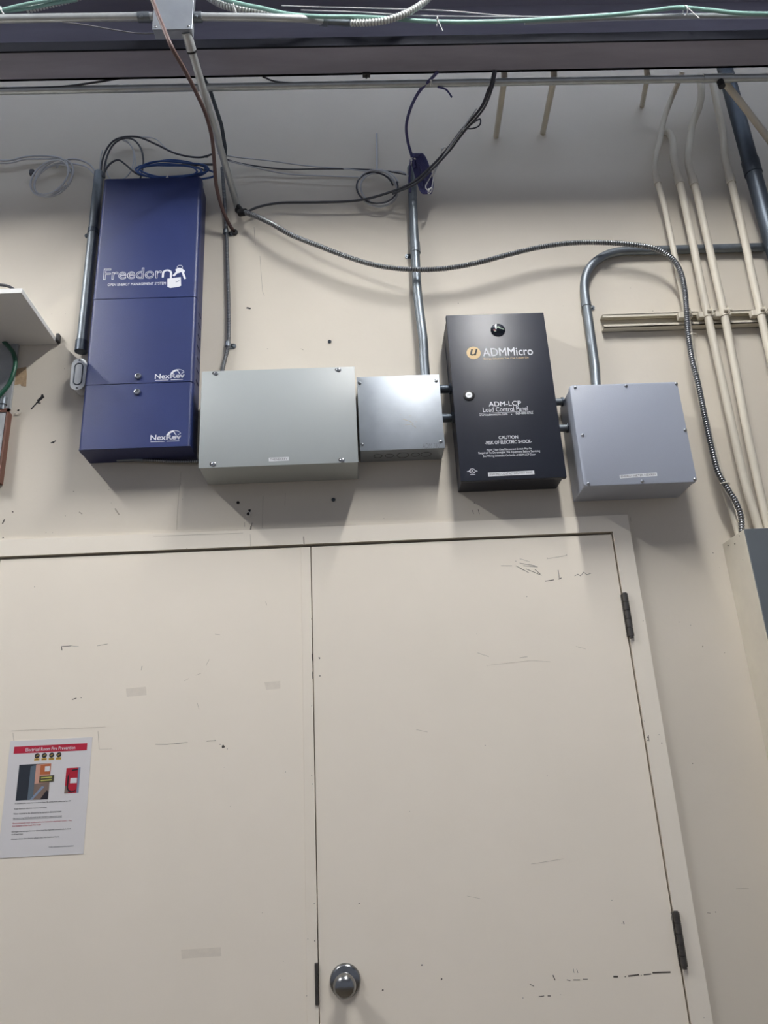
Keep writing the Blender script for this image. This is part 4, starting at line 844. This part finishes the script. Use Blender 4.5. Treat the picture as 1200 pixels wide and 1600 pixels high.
q = at(29, 645, 0); bm = nb(); tube(bm, [Vector((q.x+0.009*math.cos(a), -0.004, q.z+0.006*math.sin(a))) for a in [math.pi+math.pi*k/8 for k in range(9)]], 0.0012, 6)
tag(obj('wall_hook', bm, 'plaster', origin=q, smooth=60), 'small pale hook in the wall beside the brown-edged enclosure', 'hook')

# ---------------------------------------------------------------- laminated notice on the left leaf
ND = 0.0064
nx0, nx1, nz0, nz1 = -0.9635, -0.7435, CAM_Z-0.1135, CAM_Z+0.1785
t = thing('laminated_notice', 'white laminated electrical room fire notice taped on the door, red heading band', 'notice', (nx0, -0.006, nz0))
bm = nb(); bx(bm, nx0, nx1, -ND-0.0006, -0.006, nz0, nz1, 0.0, 1); sheet = obj('sheet', bm, 'paper', t)
ND2 = ND+0.0006
W_, H_ = nx1-nx0, nz1-nz0
def N(u, v): return (nx0+u*W_, nz1-v*H_)
def nrect(bm, u0, v0, u1, v1, D=ND2, mi=0, th=0.0002): poly(bm, [N(u0, v1), N(u1, v1), N(u1, v0), N(u0, v0)], D, th, mi)
bm = nb(); nrect(bm, 0.055, 0.052, 0.945, 0.115); band = obj('heading_band', bm, 'red', t)
def nt_(s, u0, v0, u1, v1, m, par=t, D=ND2, **k):
    a, b = N(u0, v1), N(u1, v0); return text('lettering', s, (a[0], b[0], a[1], b[1]), D, m, par, ext=0.0002, **k)
nt_('Electrical Room Fire Prevention', 0.20, 0.070, 0.80, 0.100, 'white', band, ND2+0.0002, bold=0.01)
for k in range(4):
    u = 0.345+k*0.088; c = N(u, 0.143)
    bm = nb(); disc(bm, c, 0.0068, ND2, ND2+0.0003, 18); nrect(bm, u-0.032, 0.166, u+0.032, 0.186, mi=1)
    stroke(bm, [(c[0]-0.003, c[1]-0.001), (c[0]+0.003, c[1]+0.002)], 0.0014, ND2+0.0003, 0.0001, 1)
    stroke(bm, [N(u-0.024, 0.176), N(u+0.024, 0.176)], 0.0012, ND2+0.0002, 0.0001, 0)
    obj('warning_icon', bm, ['ink', 'yellow'], t)
for nm, hx in (('ph_slate', '2b3038'), ('ph_slate2', '5a6874'), ('ph_orange', 'b8653d'), ('ph_pink', 'c99a88'), ('ph_tan', '7d6a60'), ('ph_red', 'b01f33'), ('ph_blue', '7f90a8'), ('ph_dark', '26222a'), ('ph_white', 'd8dadd'), ('ph_olive', '4d4a35'), ('ph_yel', 'c9c468')):
    M[nm] = mat(nm, sp(hx), 0.35, var=0.05, vscale=60)
ms = ['ph_slate', 'ph_slate2', 'ph_orange', 'ph_pink', 'ph_tan', 'ph_dark', 'ph_white', 'ph_olive', 'ph_yel', 'ph_blue']
bm = nb(); nrect(bm, 0.14, 0.215, 0.525, 0.525)
def pp(pts, mi, lvl=1): poly(bm, [N(*p) for p in pts], ND2+0.0002*lvl, 0.0002, mi)
pp([(0.28, 0.525), (0.28, 0.235), (0.345, 0.225), (0.345, 0.525)], 1); pp([(0.345, 0.42), (0.345, 0.22), (0.525, 0.215), (0.525, 0.42)], 3); pp([(0.40, 0.31), (0.40, 0.225), (0.525, 0.22), (0.525, 0.31)], 2, 2)
pp([(0.455, 0.285), (0.455, 0.24), (0.515, 0.24), (0.515, 0.285)], 6, 3); pp([(0.345, 0.525), (0.345, 0.39), (0.525, 0.38), (0.525, 0.525)], 4, 2); pp([(0.31, 0.525), (0.44, 0.41), (0.47, 0.42), (0.34, 0.525)], 9, 3)
pp([(0.43, 0.525), (0.50, 0.45), (0.525, 0.46), (0.525, 0.525)], 5, 3); pp([(0.40, 0.38), (0.40, 0.325), (0.575, 0.32), (0.575, 0.375)], 7, 4); pp([(0.42, 0.345), (0.42, 0.335), (0.55, 0.332), (0.55, 0.342)], 8, 5); pp([(0.42, 0.368), (0.42, 0.358), (0.55, 0.355), (0.55, 0.365)], 8, 5)
obj('room_picture', bm, ms, t)
ms = ['ph_red', 'ph_dark', 'ph_white', 'ph_blue', 'ph_tan']
bm = nb(); nrect(bm, 0.715, 0.265, 0.885, 0.485)
def cap2(u, v, hw, hh, mi, lvl):
    c = N(u, v); k = 8
    pts = [(c[0]+math.cos(a)*hw, c[1]+hh-hw+math.sin(a)*hw) for a in [math.pi*i/k for i in range(k+1)]] + [(c[0]+math.cos(a)*hw, c[1]-hh+hw+math.sin(a)*hw) for a in [math.pi+math.pi*i/k for i in range(k+1)]]
    poly(bm, pts, ND2+0.0002*lvl, 0.0002, mi)
pp([(0.86, 0.485), (0.86, 0.265), (0.885, 0.265), (0.885, 0.485)], 3); pp([(0.715, 0.485), (0.715, 0.42), (0.76, 0.42), (0.76, 0.485)], 4); cap2(0.80, 0.39, 0.0135, 0.026, 1, 2); cap2(0.808, 0.38, 0.0115, 0.026, 0, 3)
pp([(0.775, 0.40), (0.775, 0.355), (0.855, 0.355), (0.855, 0.40)], 2, 4); pp([(0.78, 0.295), (0.79, 0.28), (0.85, 0.275), (0.86, 0.285)], 1, 3)
obj('extinguisher_picture', bm, ms, t)
L_ = [('A combustible material must be at least 36 inches from electrical panels', 0.135, 0.545, 0.80, 'ink'), ('Keep doors to electric rooms at all times', 0.135, 0.590, 0.52, 'ink'), ('Never material to be allowed to be stored in electrical room', 0.135, 0.630, 0.70, 'ink'),
      ('Do store any NOT allowed to be stored in electrical room', 0.135, 0.670, 0.71, 'ink'), ('Electrical panels must be allowed to be locked at electrical rooms - This', 0.135, 0.712, 0.83, 'red'), ('is a violation of the local Fire Code', 0.135, 0.733, 0.47, 'red'),
      ('Damaged fire extinguishers or alarm must be reported immediately in them', 0.135, 0.782, 0.83, 'ink'), ('at all and they', 0.135, 0.803, 0.27, 'ink'), ('Always close the doors when you are finished here', 0.135, 0.842, 0.70, 'ink'), ('Facility maintenance and safety department', 0.59, 0.925, 0.88, 'inkgrey')]
for s, u0, v0, u1, m in L_: nt_(s, u0, v0, u1, v0+0.0135, m, bold=0.012)
bm = nb(); stroke(bm, [N(0.135, 0.687), N(0.71, 0.687)], 0.0007, ND2, 0.0002); obj('underline', bm, 'ink', t)
